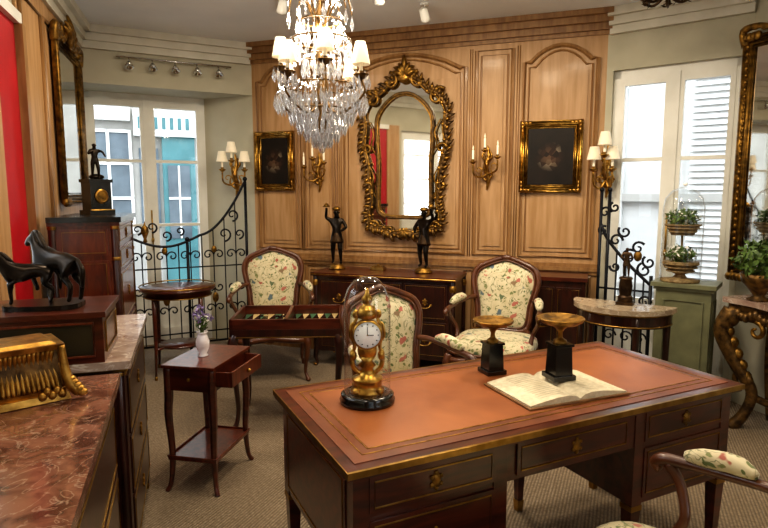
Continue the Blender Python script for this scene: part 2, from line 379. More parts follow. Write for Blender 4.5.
# ------------------------------------------------------------ exterior
b=B(); b.box(-16,14,-12,16,-.25,-.15,STREET); b.obj('street_ground')
b=B(); b.box(-5,5,0,.4,-.15,6.5,FACW)
b.box(.80,1.35,-.12,0,-.15,2.5,TURQ); b.box(.35,1.4,-.2,0,2.5,2.95,WHITE)
for k in range(7): b.box(.42+k*.13,.48+k*.13,-.22,-.2,2.62,2.82,TURQ)
b.box(.88,1.25,-.14,-.11,.7,2.0,FACG); b.box(1.05,1.08,-.16,-.13,.7,2.0,WHITE); b.box(.88,1.25,-.16,-.13,1.4,1.44,WHITE)
b.box(.42,.74,-.03,0,.9,2.3,FACG); b.box(.56,.60,-.05,-.02,.9,2.3,WHITE)
b.box(-3.4,-1.9,-.12,0,-.15,2.8,TURQ); b.box(-1.6,.3,-.15,0,2.75,3.1,WHITE)
for x in (-1.45,-.45):
    b.box(x,x+.75,-.03,0,.8,2.6,FACG)
    for q in (0,.36,.71): b.box(x+q,x+q+.05,-.06,-.02,.8,2.6,WHITE)
    for z in (.8,1.4,2.0,2.55): b.box(x,x+.76,-.06,-.02,z,z+.05,WHITE)
b.obj('street_house',(-4.7,10.2,0),R(24))
b=B(); b.box(-5,5,0,.4,-.15,7,FACL)
for sx in (-1.75,-.35,1.2):
    b.box(sx-.04,sx+.6,-.06,0,.2,3.1,FACL)
    for k in range(34): b.add([(sx,-.10,.35+k*.08),(sx+.55,-.10,.35+k*.08),(sx+.55,-.06,.41+k*.08),(sx,-.06,.41+k*.08)],[(0,1,2,3)],FACL)
for z in (3.2,.2,1.4): b.box(-5,5,-.12,0,z,z+.10,FACW)
b.obj('street_house',(4.2,7.3,0),R(-36))
b=B(); b.box(-6,6,0,.4,-.15,6,FACL); b.box(-2,2,-.05,0,0,2.6,TURQ); b.box(-1.7,1.7,-.08,-.04,.6,2.2,FACG); b.obj('street_house',(.6,-7,0),R(197))
b=B(); b.box(-4,4,0,.4,-.15,4.5,FACL)
for x in (-2,-.6,.8): b.box(x,x+.8,-.04,0,.9,2.6,FACG); b.box(x-.05,x+.85,-.06,-.03,.82,.9,WHITE)
b.obj('street_house',(-8,1,0),phL)

# ------------------------------------------------------------ furniture builders
def cab(b,x,y,ox,oy,zt,m,r=.022):
    pts=[(0,zt),(.02,zt-.06),(.018,zt*.7),(0,zt*.4),(-.008,zt*.2),(.005,.045),(.024,.012)]
    b.tube(cr([(x+ox*o,y+oy*o,z) for o,z in pts],4),[r*1.4,r*1.5,r*1.1,r*.75,r*.62,r*.65,r*.9],m,8)
    b.ball((x+ox*.022,y+oy*.022,.014),(r,r,.014),m,8,6)
BO=[(0,0),(.10,-.005),(.17,.01),(.195,.07),(.205,.18),(.235,.30),(.245,.385),(.215,.46),(.13,.505),(.05,.535),(0,.545)]
def backoutline(n=3):
    pts=[(x,0,z) for x,z in BO]+[(-x,0,z) for x,z in BO[-2:0:-1]]
    return [(p.x,p.z) for p in cr(pts,n,True)]
def armchair(name,loc,rz,sc=1.0):
    b=B(); W=.29;D=.26
    ol=[]
    for k in range(32):
        a=2*PI*k/32; c,s_=math.cos(a),math.sin(a)
        x=W*math.copysign(abs(c)**.45,c); y=D*math.copysign(abs(s_)**.5,s_); x*= (1+.08*(y/D)); ol.append((x,y))
    b.prism([(x*.97,y*.97) for x,y in ol],.33,.385,FRUIT)
    b.tube([(x,y,.345+.012*math.cos(4*math.atan2(y,x))) for x,y in ol],.026,FRUIT,8,True)
    b.tube([(x*1.0,y*1.0,.385) for x,y in ol],.010,FRUIT,6,True)
    b.ball((0,0,.41),(W*1.0,D*1.0,.075),FAB,32,10,.5,.6)
    for sx in (-1,1):
        cab(b,sx*W*.92,D*.86,sx*.7,.7,.37,FRUIT); cab(b,sx*W*.82,-D*.88,sx*.5,-.7,.37,FRUIT)
    b.ball((0,D*1.02,.345),(.04,.012,.025),FRUIT)
    M0=b.M; tilt=R(11)
    b.M=T(0,-D*.93,.47,rx=tilt)@T(rz=PI)
    ou=backoutline()
    b.tube([(x,0,z) for x,z in ou],.021,FRUIT,8,True)
    b.tube([(x*.9,-.014,.27+(z-.27)*.92) for x,z in ou],.008,FRUIT,6,True)
    inner=[(x*.9,.27+(z-.27)*.92) for x,z in ou]
    b.fan(inner,(0,.27),.05,FAB)
    b.M=T(0,-D*.93,.47,rx=tilt); b.fan(inner,(0,.27),.02,FAB)
    b.M=T(0,-D*.93,.47,rx=tilt)@T(rz=PI)
    b.ball((0,-.012,.545),(.045,.018,.022),FRUIT)
    b.M=M0
    for sx in (-1,1):
        b.tube(cr([(sx*W*.72,-D*.88,.34),(sx*W*.70,-D*.93,.42),(sx*.17,-D*.95,.50)],4),.022,FRUIT,8)
        ya=-D*.93-.045
        pts=[(sx*.212,ya,.70),(sx*.25,ya+.08,.705),(sx*.295,-.07,.685),(sx*.315,.05,.672),(sx*.322,.12,.662),(sx*.325,.145,.64),(sx*.318,.125,.625)]
        b.tube(cr(pts,4),[.017,.016,.016,.018,.021,.018,.012],FRUIT,8)
        b.tube(cr([(sx*.318,.10,.655),(sx*.312,.06,.60),(sx*.275,.03,.52),(sx*.262,.06,.44),(sx*.27,.09,.36)],5),[.018,.016,.015,.018,.024],FRUIT,8)
        b.tube(cr([(sx*.262,-.15,.722),(sx*.285,-.09,.728),(sx*.302,-.02,.716),(sx*.312,.05,.70)],5),[.012,.028,.03,.028,.014],FAB,10)
    b.M=M0
    for i,v in enumerate(b.v): b.v[i]=(v[0]*sc,v[1]*sc,v[2]*sc)
    return b.obj(name,loc,rz)
armchair('armchair',(.80,4.10,0),R(156),1.01)
armchair('armchair',(-.93,4.74,0),R(188),1.02)
armchair('armchair',(.13,2.93,0),R(207),.97)
armchair('armchair',(.74,1.45,0),R(44),1.0)

# desk
b=B(); L=.845; D=.37
b.box(-L,L,-D,D,.722,.752,MAH)
b.tube([(-L,-D,.742),(L,-D,.742),(L,D,.742),(-L,D,.742)],.014,BRASS,4,True,sm=False)
b.box(-L+.035,L-.035,-D+.035,D-.035,.752,.7545,LEATHD)
b.box(-L+.11,L-.11,-D+.11,D-.11,.7545,.756,LEATH)
for q in (.075,.105):
    x,y=L-q,D-q
    for (a0,a1,c0,c1) in ((-x,x,-y,-y+.004),(-x,x,y-.004,y),(-x,-x+.004,-y,y),(x-.004,x,-y,y)): b.box(a0,a1,c0,c1,.7546,.7562,GOLD)
l2,d2=L-.03,D-.03
b.box(-l2,l2,-d2,d2,.585,.722,MAH)
PX=((-l2,-.29),(.29,l2))
for x0,x1 in PX: b.box(x0,x1,-d2,d2,.36,.585,MAH)
def drawer(b,x0,x1,z0,z1,y,s=-1,ring=True,m=MAHR):
    ya,yb=(y-.008,y) if s<0 else (y,y+.008)
    b.box(x0,x1,min(ya,yb),max(ya,yb),z0,z1,m)
    q=.016; yy=y+s*.009
    b.tube([(x0+q,yy,z0+q),(x1-q,yy,z0+q),(x1-q,yy,z1-q),(x0+q,yy,z1-q)],.003,BRASS,4,True,sm=False)
    if ring:
        cx=(x0+x1)/2;cz=(z0+z1)/2
        M0=b.M.copy(); b.M=M0@T(cx,yy,cz,rx=PI/2 if s<0 else -PI/2)
        b.lathe([(.020,0),(.017,.004),(.006,.006),(.0,.007)],(0,0,0),GOLDD,14,.8,1.25)
        for k in range(6):
            a=k*PI/3+PI/6; b.ball((.018*math.cos(a),.024*math.sin(a),.002),(.008,.008,.004),GOLDD,6,4)
        b.M=M0
def handle(b,cx,cz,y,w=.04):
    b.tube(cr([(cx-w,y,cz+.006),(cx-w*.7,y-.018,cz-.01),(cx,y-.02,cz-.016),(cx+w*.7,y-.018,cz-.01),(cx+w,y,cz+.006)],4),.0045,BRASS,6)
    for sx in (-1,1): b.ball((cx+sx*w,y,cz+.006),(.012,.006,.012),BRASS,8,6)
for s in (-1,1):
    for x0,x1 in PX:
        drawer(b,x0+.045,x1-.045,.60,.71,s*d2,s,True,MAH); drawer(b,x0+.045,x1-.045,.385,.575,s*d2,s,True,MAH)
    drawer(b,-.25,.25,.60,.71,s*d2,s,True,MAH)
for s in (-1,1):
    M0=b.M.copy(); b.M=T(rz=s*PI/2)
    drawer(b,-d2+.05,d2-.05,.385,.70,-l2,-1,False,MAH); b.M=M0
for x in (-l2+.022,-.29-.022,.29+.022,l2-.022):
    for y in (-d2+.022,d2-.022):
        b.box(x-.026,x+.026,y-.026,y+.026,.36,.722,MAH); b.frus(x,y,.05,.36,.014,.014,.025,.025,MAH)
        b.frus(x,y,.335,.355,.027,.027,.027,.027,BRASS); b.frus(x,y,0,.055,.014,.014,.018,.018,BRASS)
b.obj('writing_desk',(.5,2.19,0),R(25.93),.0015)
ZD=.757
# domed clock
b=B()
b.lathe([(.0,0),(.098,0),(.10,.012),(.092,.02),(.096,.03),(.085,.036),(0,.036)],(0,0,0),BLACK,40)
b.lathe([(.083,.036),(.083,.34),(.080,.38),(.068,.415),(.045,.442),(.02,.454),(.0,.457)],(0,0,0),GLASS,40)
b.lathe([(0,.036),(.062,.036),(.062,.045),(.052,.055),(.048,.075),(.055,.08),(.055,.09),(.03,.10),(.02,.125),(.032,.135),(.018,.15),(.03,.165),(0,.17)],(0,0,0),GOLDB,28)
for sx in (-1,1):
    b.tube(cr([(sx*.02,0,.10),(sx*.05,0,.13),(sx*.055,0,.18),(sx*.045,0,.20),(sx*.05,0,.26),(sx*.035,0,.31),(sx*.02,0,.32)],5),[.007,.009,.006,.008,.006,.008],GOLDB,8)
    b.ball((sx*.05,0,.17),(.013,.013,.02),GOLDB)
    b.ball((sx*.04,0,.32),(.012,.010,.016),GOLDB)
    b.tube(cr([(sx*.045,-.0,.22),(sx*.06,0,.24),(sx*.056,0,.28),(sx*.045,0,.29)],4),[.004,.007,.004],GOLDB,6)
for k in range(4):
    a=PI/4+k*PI/2; b.ball((.058*math.cos(a),.058*math.sin(a),.05),.014,GOLDB)
b.ball((0,0,.19),(.035,.025,.045),GOLDB)
b.M=T(0,0,.25,rx=PI/2); b.lathe([(0,-.03),(.042,-.03),(.052,-.01),(.055,.02),(.051,.032),(.047,.032)],(0,0,0),GOLDB,32)
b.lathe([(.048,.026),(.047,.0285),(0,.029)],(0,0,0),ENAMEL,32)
for k in range(12):
    a=k*PI/6; b.box(.038*math.cos(a)-.002,.038*math.cos(a)+.002,.038*math.sin(a)-.002,.038*math.sin(a)+.002,.028,.0302,BLACK)
b.box(-.0012,.0012,0,.031,.029,.031,BLACK); b.box(0,.022,-.0012,.0012,.029,.031,BLACK); b.ball((0,0,.03),(.003,.003,.002),GOLD,6,4)
b.M=T(); b.lathe([(.015,.30),(.034,.308),(.038,.328),(.028,.348),(.012,.355),(.018,.363),(.02,.378),(.008,.393),(.006,.41),(0,.415)],(0,0,0),GOLDB,20)
b.obj('mantel_clock_under_glass_dome',(-.06,2.02,ZD),R(4))
def tazza(loc,h,rz):
    b=B(); s=h/.24
    b.box(-.045*s,.045*s,-.045*s,.045*s,0,.018*s,BLACK); b.frus(0,0,.018*s,.125*s,.036*s,.036*s,.032*s,.032*s,BLACK); b.box(-.038*s,.038*s,-.038*s,.038*s,.125*s,.135*s,BLACK)
    b.lathe([(0,.135*s),(.026*s,.135*s),(.024*s,.145*s),(.010*s,.155*s),(.009*s,.175*s),(.016*s,.188*s),(.03*s,.199*s),(.062*s,.207*s),(.080*s,.220*s),(.087*s,.228*s),(.083*s,.232*s),(.05*s,.219*s),(0,.214*s)],(0,0,0),GOLDD,32)
    for sx in (-1,1): b.tube(cr([(sx*.055*s,0,.204*s),(sx*.088*s,0,.203*s),(sx*.094*s,0,.222*s),(sx*.08*s,0,.230*s)],4),.004*s,GOLDD,6)
    b.obj('bronze_tazza',loc,rz,.001)
tazza((.452,2.357,ZD),.235,R(20)); tazza((.68,2.19,ZD+.0312),.25,R(15))
b=B()
b.box(-.225,.225,-.15,.15,0,.006,COVER)
for sx in (-1,1):
    top=[];bot=[]
    prof=[(0,.012),(.02,.024),(.05,.030),(.10,.028),(.15,.022),(.19,.016),(.215,.012)]
    for yy in (-.14,.14):
        top+= [(sx*x,yy,z) for x,z in prof]; bot+=[(sx*x,yy,.006) for x,z in prof]
    m_=len(prof); vs=top+bot; fs=[]
    for i in range(m_-1):
        fs.append((i,i+1,m_+i+1,m_+i)); fs.append((i,i+1,2*m_+i+1,2*m_+i)); fs.append((m_+i,m_+i+1,3*m_+i+1,3*m_+i))
    fs.append((m_-1,2*m_-1,4*m_-1,3*m_-1)); b.add(vs,fs,PAGE)
PRINT=nmat('printed_text','#a1967b','#bdb295',40,.8)
for sx in (-1,1):
    for k in range(14):
        y=-.11+k*.0165; b.add([(sx*.05,y,.0305),(sx*.10,y,.0285),(sx*.10,y+.004,.0285),(sx*.05,y+.004,.0305)],[(0,1,2,3)],PRINT); b.add([(sx*.10,y,.0285),(sx*.15,y,.0226),(sx*.15,y+.004,.0226),(sx*.10,y+.004,.0285)],[(0,1,2,3)],PRINT)
b.obj('open_book',(.655,2.145,ZD),R(22))

# ------------------------------------------------------------ left side
def commode(name,w,d,h,top,loc,rz,rows=3,wood=MAHD,leg=.1):
    b=B(); b.box(-w/2,w/2,-d/2,d/2,leg,h-.035,wood)
    b.box(-w/2-.02,w/2+.02,-d/2-.025,d/2,h-.03,h,top); b.box(-w/2-.01,w/2+.01,-d/2-.012,d/2,h-.042,h-.028,BRASS)
    dz=(h-.06-leg-.02)/rows
    for i in range(rows):
        z0=leg+.02+i*dz
        drawer(b,-w/2+.05,w/2-.05,z0,z0+dz-.015,-d/2,-1,True,wood)
    for sx in (-1,1):
        b.M=T(rz=sx*PI/2); drawer(b,-d/2+.05,d/2-.05,leg+.03,h-.07,-w/2,-1,False,wood); b.M=T()
        for sy in (-1,1):
            x,y=sx*(w/2-.02),sy*(d/2-.02)
            b.tube([(x,y,leg),(x,y,h-.045)],.024,wood,12); b.frus(x,y,0,leg,.016,.016,.026,.026,wood); b.frus(x,y,0,.03,.019,.019,.019,.019,BRASS)
            for z in (leg+.01,h-.06): b.tube([(x,y,z),(x,y,z+.012)],.027,BRASS,12)
    return b.obj(name,loc,rz,.0012)
commode('marble_top_commode',1.36,.54,.90,MARB,(-.935,1.14,0),R(109.5))
commode('marble_top_commode',.84,.46,.90,MARBL,(-1.30,2.38,0),R(108.5))
b=B(); b.box(-.25,.25,-.17,.17,0,.165,MAH); b.box(-.262,.262,-.182,.182,.165,.185,MAH)
b.tube([(-.22,-.173,.025),(.22,-.173,.025),(.22,-.173,.145),(-.22,-.173,.145)],.006,MAHR,4,True,sm=False); b.box(-.215,.215,-.1725,-.17,.03,.14,OLIVE)
b.tube([(.253,-.13,.03),(.253,.13,.03),(.253,.13,.14),(.253,-.13,.14)],.004,BRASS,4,True,sm=False)
b.obj('mahogany_table_cabinet',(-1.29,2.11,.901),R(17.5),.0015)
def horse(b,M,m,lift=0,nod=0):
    b.M=M
    vs=[(-.30,0,.62),(0,0,.58),(.27,0,.60),(.37,0,.78-nod),(.43,0,.95-nod*1.6),(.53,0,.91-nod*1.9),(.62,0,.80-nod*2),(-.41,0,.63),(-.50,0,.48),(-.49,0,.22)]
    rd=[.145,.155,.15,.10,.07,.056,.04,.035,.05,.025]
    es=[(0,1),(1,2),(2,3),(3,4),(4,5),(5,6),(0,7),(7,8),(8,9)]
    for sy in (-1,1):
        i=len(vs); up=lift if sy>0 else 0
        vs+=[(.28,sy*.08,.42),(.29+.14*up,sy*.08,.26+.08*up),(.28+.06*up,sy*.08,.07+.12*up),(.31+.04*up,sy*.08,.02+.12*up)]; rd+=[.065,.04,.03,.036]; es+=[(2,i),(i,i+1),(i+1,i+2),(i+2,i+3)]
        i=len(vs); vs+=[(-.29,sy*.09,.47),(-.22,sy*.1,.38),(-.37,sy*.1,.25),(-.33,sy*.1,.06),(-.30,sy*.1,.02)]; rd+=[.09,.062,.04,.03,.036]; es+=[(0,i),(i,i+1),(i+1,i+2),(i+2,i+3),(i+3,i+4)]
        i=len(vs); vs+=[(.42,sy*.035,1.03-nod*1.6)]; rd+=[.016]; es+=[(4,i)]
    b.skin(vs,es,rd,m,2)
    b.tube(cr([(.20,0,.74),(.28,0,.86-nod*.8),(.36,0,.98-nod*1.5),(.42,0,1.02-nod*1.6),(.47,0,.99-nod*1.7)],4),[.02,.045,.05,.03,.015],m,8); b.M=T()
b=B(); b.prism([(.13*math.copysign(abs(math.cos(k*PI/12))**.6,math.cos(k*PI/12)),.085*math.copysign(abs(math.sin(k*PI/12))**.6,math.sin(k*PI/12))) for k in range(24)],0,.018,BRONZE)
horse(b,T(.04,.03,.018,rz=R(150),sc=.25),BRONZE,1,.0); horse(b,T(-.04,-.02,.018,rz=R(205),sc=.20),BRONZE,0,.05)
b.obj('bronze_horses_sculpture',(-1.245,2.095,1.0868),R(8))
# gilt casket foreground
b=B(); w,d=.16,.09
b.frus(0,0,0,.02,w,d,w*.97,d*.96,GOLD); b.frus(0,0,.02,.035,w*.9,d*.9,w*.95,d*.95,GOLD)
n=22
for i in range(n):
    x=-w*.86+2*w*.86*(i+.5)/n
    for sy in (-1,1): b.tube(cr([(x,sy*d*.9,.035),(x*.97,sy*d*.78,.07),(x*.9,sy*d*.72,.11),(x*.92,sy*d*.8,.15)],3),.006,GOLD,6)
for i in range(12):
    y=-d*.8+2*d*.8*(i+.5)/12
    for sx in (-1,1): b.tube(cr([(sx*w*.92,y,.035),(sx*w*.86,y*.95,.07),(sx*w*.82,y*.9,.11),(sx*w*.86,y*.95,.15)],3),.006,GOLD,6)
b.frus(0,0,.03,.15,w*.88,d*.84,w*.84,d*.76,GOLDX); b.frus(0,0,.15,.165,w*.92,d*.88,w*.96,d*.92,GOLD); b.frus(0,0,.165,.175,w*.85,d*.8,w*.75,d*.7,GOLD)
for sx in (-1,1):
    for sy in (-1,1):
        b.tube(cr([(sx*w*.9,sy*d*.86,.16),(sx*w*.93,sy*d*.9,.10),(sx*w*.98,sy*d*1.0,.05),(sx*w*1.12,sy*d*1.15,.017)],4),[.010,.012,.017,.015],GOLD,8)
        for q in range(5): b.ball((sx*w*(1.0+.04*q),sy*d*(1.0+.05*q),.058-.010*q),(.017,.014,.012),GOLD,8,6); b.ball((sx*w*(.86-.08*q),sy*d*.98,.02+.012*(q%2)),(.012,.010,.014),GOLD,8,6)
b.obj('gilt_casket',(-1.10,1.61,.9025),R(42))
# tall mahogany cabinet
b=B(); w,d,h=.74,.34,1.37
b.box(-w/2,w/2,-d/2,d/2,.08,h-.05,MAHR); b.box(-w/2-.02,w/2+.02,-d/2-.02,d/2+.01,h-.05,h-.03,MAH); b.box(-w/2-.03,w/2+.03,-d/2-.03,d/2+.01,h-.03,h,BLACK)
b.box(-w/2-.01,w/2+.01,-d/2-.01,d/2,0,.08,MAHD)
zz=[.10,.42,.74,1.06,1.20]
for i in range(4): drawer(b,-w/2+.05,w/2-.05,zz[i],zz[i+1]-.015,-d/2,-1,True)
drawer(b,-w/2+.05,w/2-.05,1.21,1.31,-d/2,-1,True)
for sx in (-1,1):
    b.M=T(rz=sx*PI/2)
    for z0,z1 in ((.12,.60),(.64,1.12),(1.15,1.30)): drawer(b,-d/2+.045,d/2-.045,z0,z1,-w/2,-1,False,MAHR)
    b.M=T()
    for sy in (-1,1):
        b.tube([(sx*(w/2-.01),sy*(d/2-.01),.1),(sx*(w/2-.01),sy*(d/2-.01),h-.06)],.022,MAHD,10)
        for z in (.1,1.12,1.3): b.tube([(sx*(w/2-.01),sy*(d/2-.01),z),(sx*(w/2-.01),sy*(d/2-.01),z+.02)],.026,GOLD,10)
b.obj('mahogany_tall_chest',(-1.805,3.62,0),phL,.0015)
def figure(b,M,m,ar=None,al=None,sk=None):
    b.M=M
    ar=ar or [(.17,-.02,.66),(.14,-.13,.56)]; al=al or [(-.17,.0,.92),(-.15,-.05,1.04)]
    vs=[(0,0,.52),(0,-.005,.62),(0,0,.73),(0,0,.82),(0,-.01,.875),(0,-.012,.925),(0,0,.965)]
    rd=[.082,.066,.092,.036,.04,.056,.038]; es=[(i,i+1) for i in range(6)]
    for sx,a in ((1,ar),(-1,al)):
        i=len(vs); vs+=[(sx*.105,0,.78),a[0],a[1],(a[1][0],a[1][1]-.02,a[1][2]+.02)]; rd+=[.042,.032,.024,.026]; es+=[(2,i),(i,i+1),(i+1,i+2),(i+2,i+3)]
        i=len(vs); vs+=[(sx*.055,0,.47),(sx*.07,-.04-.02*sx,.27),(sx*.075,.01-.03*sx,.05),(sx*.085,-.06-.03*sx,.02)]; rd+=[.065,.045,.025,.024]; es+=[(0,i),(i,i+1),(i+1,i+2),(i+2,i+3)]
    b.skin(vs,es,rd,m,2)
    b.ball((0,-.058,.918),(.008,.012,.012),m,8,6)
    for sx in (-1,1): b.ball((sx*.05,-.005,.92),(.008,.012,.018),m,8,6)
    if sk: b.lathe([(.07,.60),(.085,.54),(.12,.42),(.125,.38),(.11,.40),(.06,.5)],(0,0,0),sk,16,1,.85)
    b.M=T()
b=B(); b.box(-.085,.085,-.055,.055,0,.03,BLACK); b.box(-.07,.07,-.045,.045,.03,.20,BLACK); b.box(-.08,.08,-.052,.052,.20,.22,BLACK)
b.tube([(-.08,-.052,.03),(.08,-.052,.03)],.005,GOLD,6)
b.M=T(0,-.047,.115,rx=PI/2); b.lathe([(.042,0),(.045,.004),(.036,.010),(.034,.006),(0,.006)],(0,0,0),GOLD,20); b.lathe([(.033,.0068),(.026,.0075),(0,.0075)],(0,0,0),GOLDD,20); b.M=T()
figure(b,T(0,0,.218,rz=R(-20),sc=.23),BRONZE,[(.2,-.05,.75),(.24,-.12,.62)],[(-.17,-.06,.68),(-.06,-.14,.74)])
b.ball((.02,.02,.235),(.05,.035,.02),BRONZE)
b.obj('figural_mantel_clock',(-1.80,3.66,1.37),R(60),.001)
def giltmirror(name,w,h,loc,rz,crest=.25,fr=.07,mir=MIR,mat=GOLD):
    b=B(); b.box(-w/2+fr*.8,w/2-fr*.8,-.012,-.004,fr*.8,h-fr*.8,mir); b.box(-w/2,w/2,-.004,0,0,h,mat)
    for q,r_ in ((0,.022),(.022,.014),(.045,.018),(.064,.009)):
        b.tube([(-w/2+q,-.02,q),(w/2-q,-.02,q),(w/2-q,-.02,h-q),(-w/2+q,-.02,h-q)],r_,mat,6,True)
    n=int(h/.045)
    for i in range(n):
        for sx in (-1,1): b.ball((sx*(w/2-.022),-.03,.03+i*h/n),(.015,.012,.018),mat,6,4)
    if crest:
        for sx in (-1,1):
            b.tube(spiral(sx*w*.22,h+.08,.09,.015,PI/2+sx*PI*.4,PI/2+sx*PI*2.3,16,-.03),[.018,.010],mat,8)
            b.tube(cr([(sx*w/2,-.02,h-.05),(sx*w*.52,-.03,h+.05),(sx*w*.4,-.03,h+.06),(sx*w*.3,-.03,h+.02)],4),[.03,.015],mat,8)
            for k in range(6): b.ball((sx*w*(.08+.07*k),-.03,h+.03+.03*math.cos(k*1.3)),(.03,.018,.022),mat,8,6)
        for k in range(5):
            a=PI/2+(k-2)*.45; b.tube(cr([(0,-.03,h),(crest*.5*math.cos(a),-.05,h+crest*.5*math.sin(a)),(crest*.8*math.cos(a),-.03,h+crest*(.75+.2*(k==2))*math.sin(a))],4),[.02,.028,.006],mat,8)
        b.ball((0,-.04,h+.03),(.05,.03,.05),mat)
    for sx in (-1,1):
        for zz_ in (0,h):
            for k in range(4): b.ball((sx*(w/2-.03*k),-.03,zz_),(.03,.022,.03),mat,8,6)
    b.M=T(); return b.obj(name,loc,rz)
def wl(Y,off=.0): return (L1[0]+.3145*(L1[1]-Y)+off*.954, Y+off*.3)
p=wl(4.36,.03); giltmirror('gilt_wall_mirror',.84,1.12,(p[0],p[1],1.44),phL,.24,.07,MIR,GOLDD)
b=B(); r=.30
b.lathe([(0,.66),(r-.03,.66),(r-.03,.715),(r,.715),(r,.73),(0,.73)],(0,0,0),MAH,40); b.lathe([(0,.7305),(r-.02,.7305),(r-.02,.732),(0,.732)],(0,0,0),MAHR,40)
b.tube([(r*math.cos(a*PI/20),r*math.sin(a*PI/20),.745) for a in range(40)],.006,BRASS,6,True)
b.tube([((r-.028)*math.cos(a*PI/20),(r-.028)*math.sin(a*PI/20),.665) for a in range(40)],.005,BRASS,6,True)
b.lathe([(0,.24),(.17,.24),(.17,.255),(0,.255)],(0,0,0),MAH,32)
for k in range(4):
    a=PI/4+k*PI/2+.3; x,y=(r-.05)*math.cos(a),(r-.05)*math.sin(a)
    b.tube([(x,y,.715),(x,y,.5),(x*1.0,y,.27),(x*1.05,y*1.05,0)],[.019,.017,.014,.009],MAH,10); b.tube([(x*.66,y*.66,.247),(x,y,.247)],.01,MAH,6)
    b.tube([(x*1.05,y*1.05,0),(x*1.04,y*1.04,.03)],.013,BRASS,8)
b.obj('round_gueridon_table',(-1.72,4.78,0),0)
# small side table with open drawer
b=B(); w,d=.13,.20
b.box(-w-.012,w+.012,-d-.012,d+.012,.645,.66,MAHR); b.box(-w,w,-d,d,.53,.645,MAH)
b.box(-w,w,-d,d,.165,.18,MAHR)
b.tube([(-w,-d,.185),(w,-d,.185),(w,d,.185),(-w,d,.185)],.006,MAHR,6,True)
for q0,q1,e0,e1 in ((w,w+.09,-d+.02,-d+.032),(w,w+.09,d-.032,d-.02),(w+.078,w+.09,-d+.02,d-.02)): b.box(q0,q1,e0,e1,.555,.63,MAHR)
b.box(w,w+.085,-d+.02,d-.02,.555,.563,MAH); b.ball((w+.10,0,.592),.011,BRASS)
for sx in (-1,1):
    for sy in (-1,1):
        x,y=sx*(w-.012),sy*(d-.012)
        b.tube(cr([(x,y,.64),(x,y,.5),(x+sx*.004,y+sy*.004,.4),(x-sx*.004,y-sy*.004,.2),(x+sx*.004,y+sy*.004,.05),(x+sx*.02,y+sy*.02,0)],4),[.022,.022,.020,.016,.012,.013],MAH,6)
b.ball((0,-d-.002,.59),.01,BRASS)
b.obj('small_mahogany_side_table',(-.925,2.965,0),R(-11),.0012)
b=B(); b.lathe([(0,0),(.026,0),(.028,.006),(.020,.014),(.034,.05),(.036,.08),(.024,.11),(.022,.12),(.03,.13),(.026,.13),(.018,.11),(0,.11)],(0,0,0),PORC,24)
for k in range(14):
    a=random.uniform(0,6.28);q=random.uniform(.01,.05); z=random.uniform(.18,.27); b.tube(cr([(0,0,.11),(q*.4*math.cos(a),q*.4*math.sin(a),.16),(q*math.cos(a),q*math.sin(a),z)],3),.0015,LEAFM,4); b.leaves((q*math.cos(a),q*math.sin(a),z),(.014,.014,.02),14,.010,PURP)
b.leaves((0,0,.17),(.035,.035,.04),60,.016,LEAFM); b.leaves((0,0,.2),(.04,.04,.05),30,.01,FLW)
b.obj('flower_vase',(-.945,2.95,.66),0)
# games table
b=B(); w,d=.35,.24
b.box(-w,w,-d,d,.60,.655,MAHD)
for a in ((-w,w,-d,-d+.02),(-w,w,d-.02,d),(-w,-w+.02,-d,d),(w-.02,w,-d,d),(-.012,.012,-d,d)): b.box(*a,.655,.72,MAH)
b.box(-w+.02,w-.02,-d+.02,d-.02,.655,.658,BLACK)
GRN=nmat('green_stain','#2c4a34','#3f6247',10,.4); IV=nmat('ivory_inlay','#a58e60','#bfa97c',10,.4)
for half_ in (-1,1):
    x0=.018 if half_>0 else -w+.024
    for i in range(6):
        xa=x0+i*(w-.045)/6; xb=xa+(w-.045)/6-.003
        for sy,mm in ((-1,GRN if i%2 else IV),(1,IV if i%2 else GRN)): b.add([(xa,sy*(d-.022),.6592),(xb,sy*(d-.022),.6592),((xa+xb)/2,sy*.04,.6592)],[(0,1,2)],mm)
for k in range(12):
    x=random.uniform(-w+.05,w-.05); y=random.choice((-1,1))*random.uniform(.12,.19)
    if abs(x)>.04: b.lathe([(0,.66),(.016,.66),(.016,.668),(0,.668)],(x,y,0),BLACK if k%2 else IV,14)
b.tube([(-w,-d,.605),(w,-d,.605),(w,d,.605),(-w,d,.605)],.005,BRASS,4,True,sm=False)
for sx in (-1,1):
    for sy in (-1,1): cab(b,sx*(w-.03),sy*(d-.03),sx*.7,sy*.7,.62,MAHD,.022)
b.obj('backgammon_games_table',(-.63,3.80,0),R(3),.001)

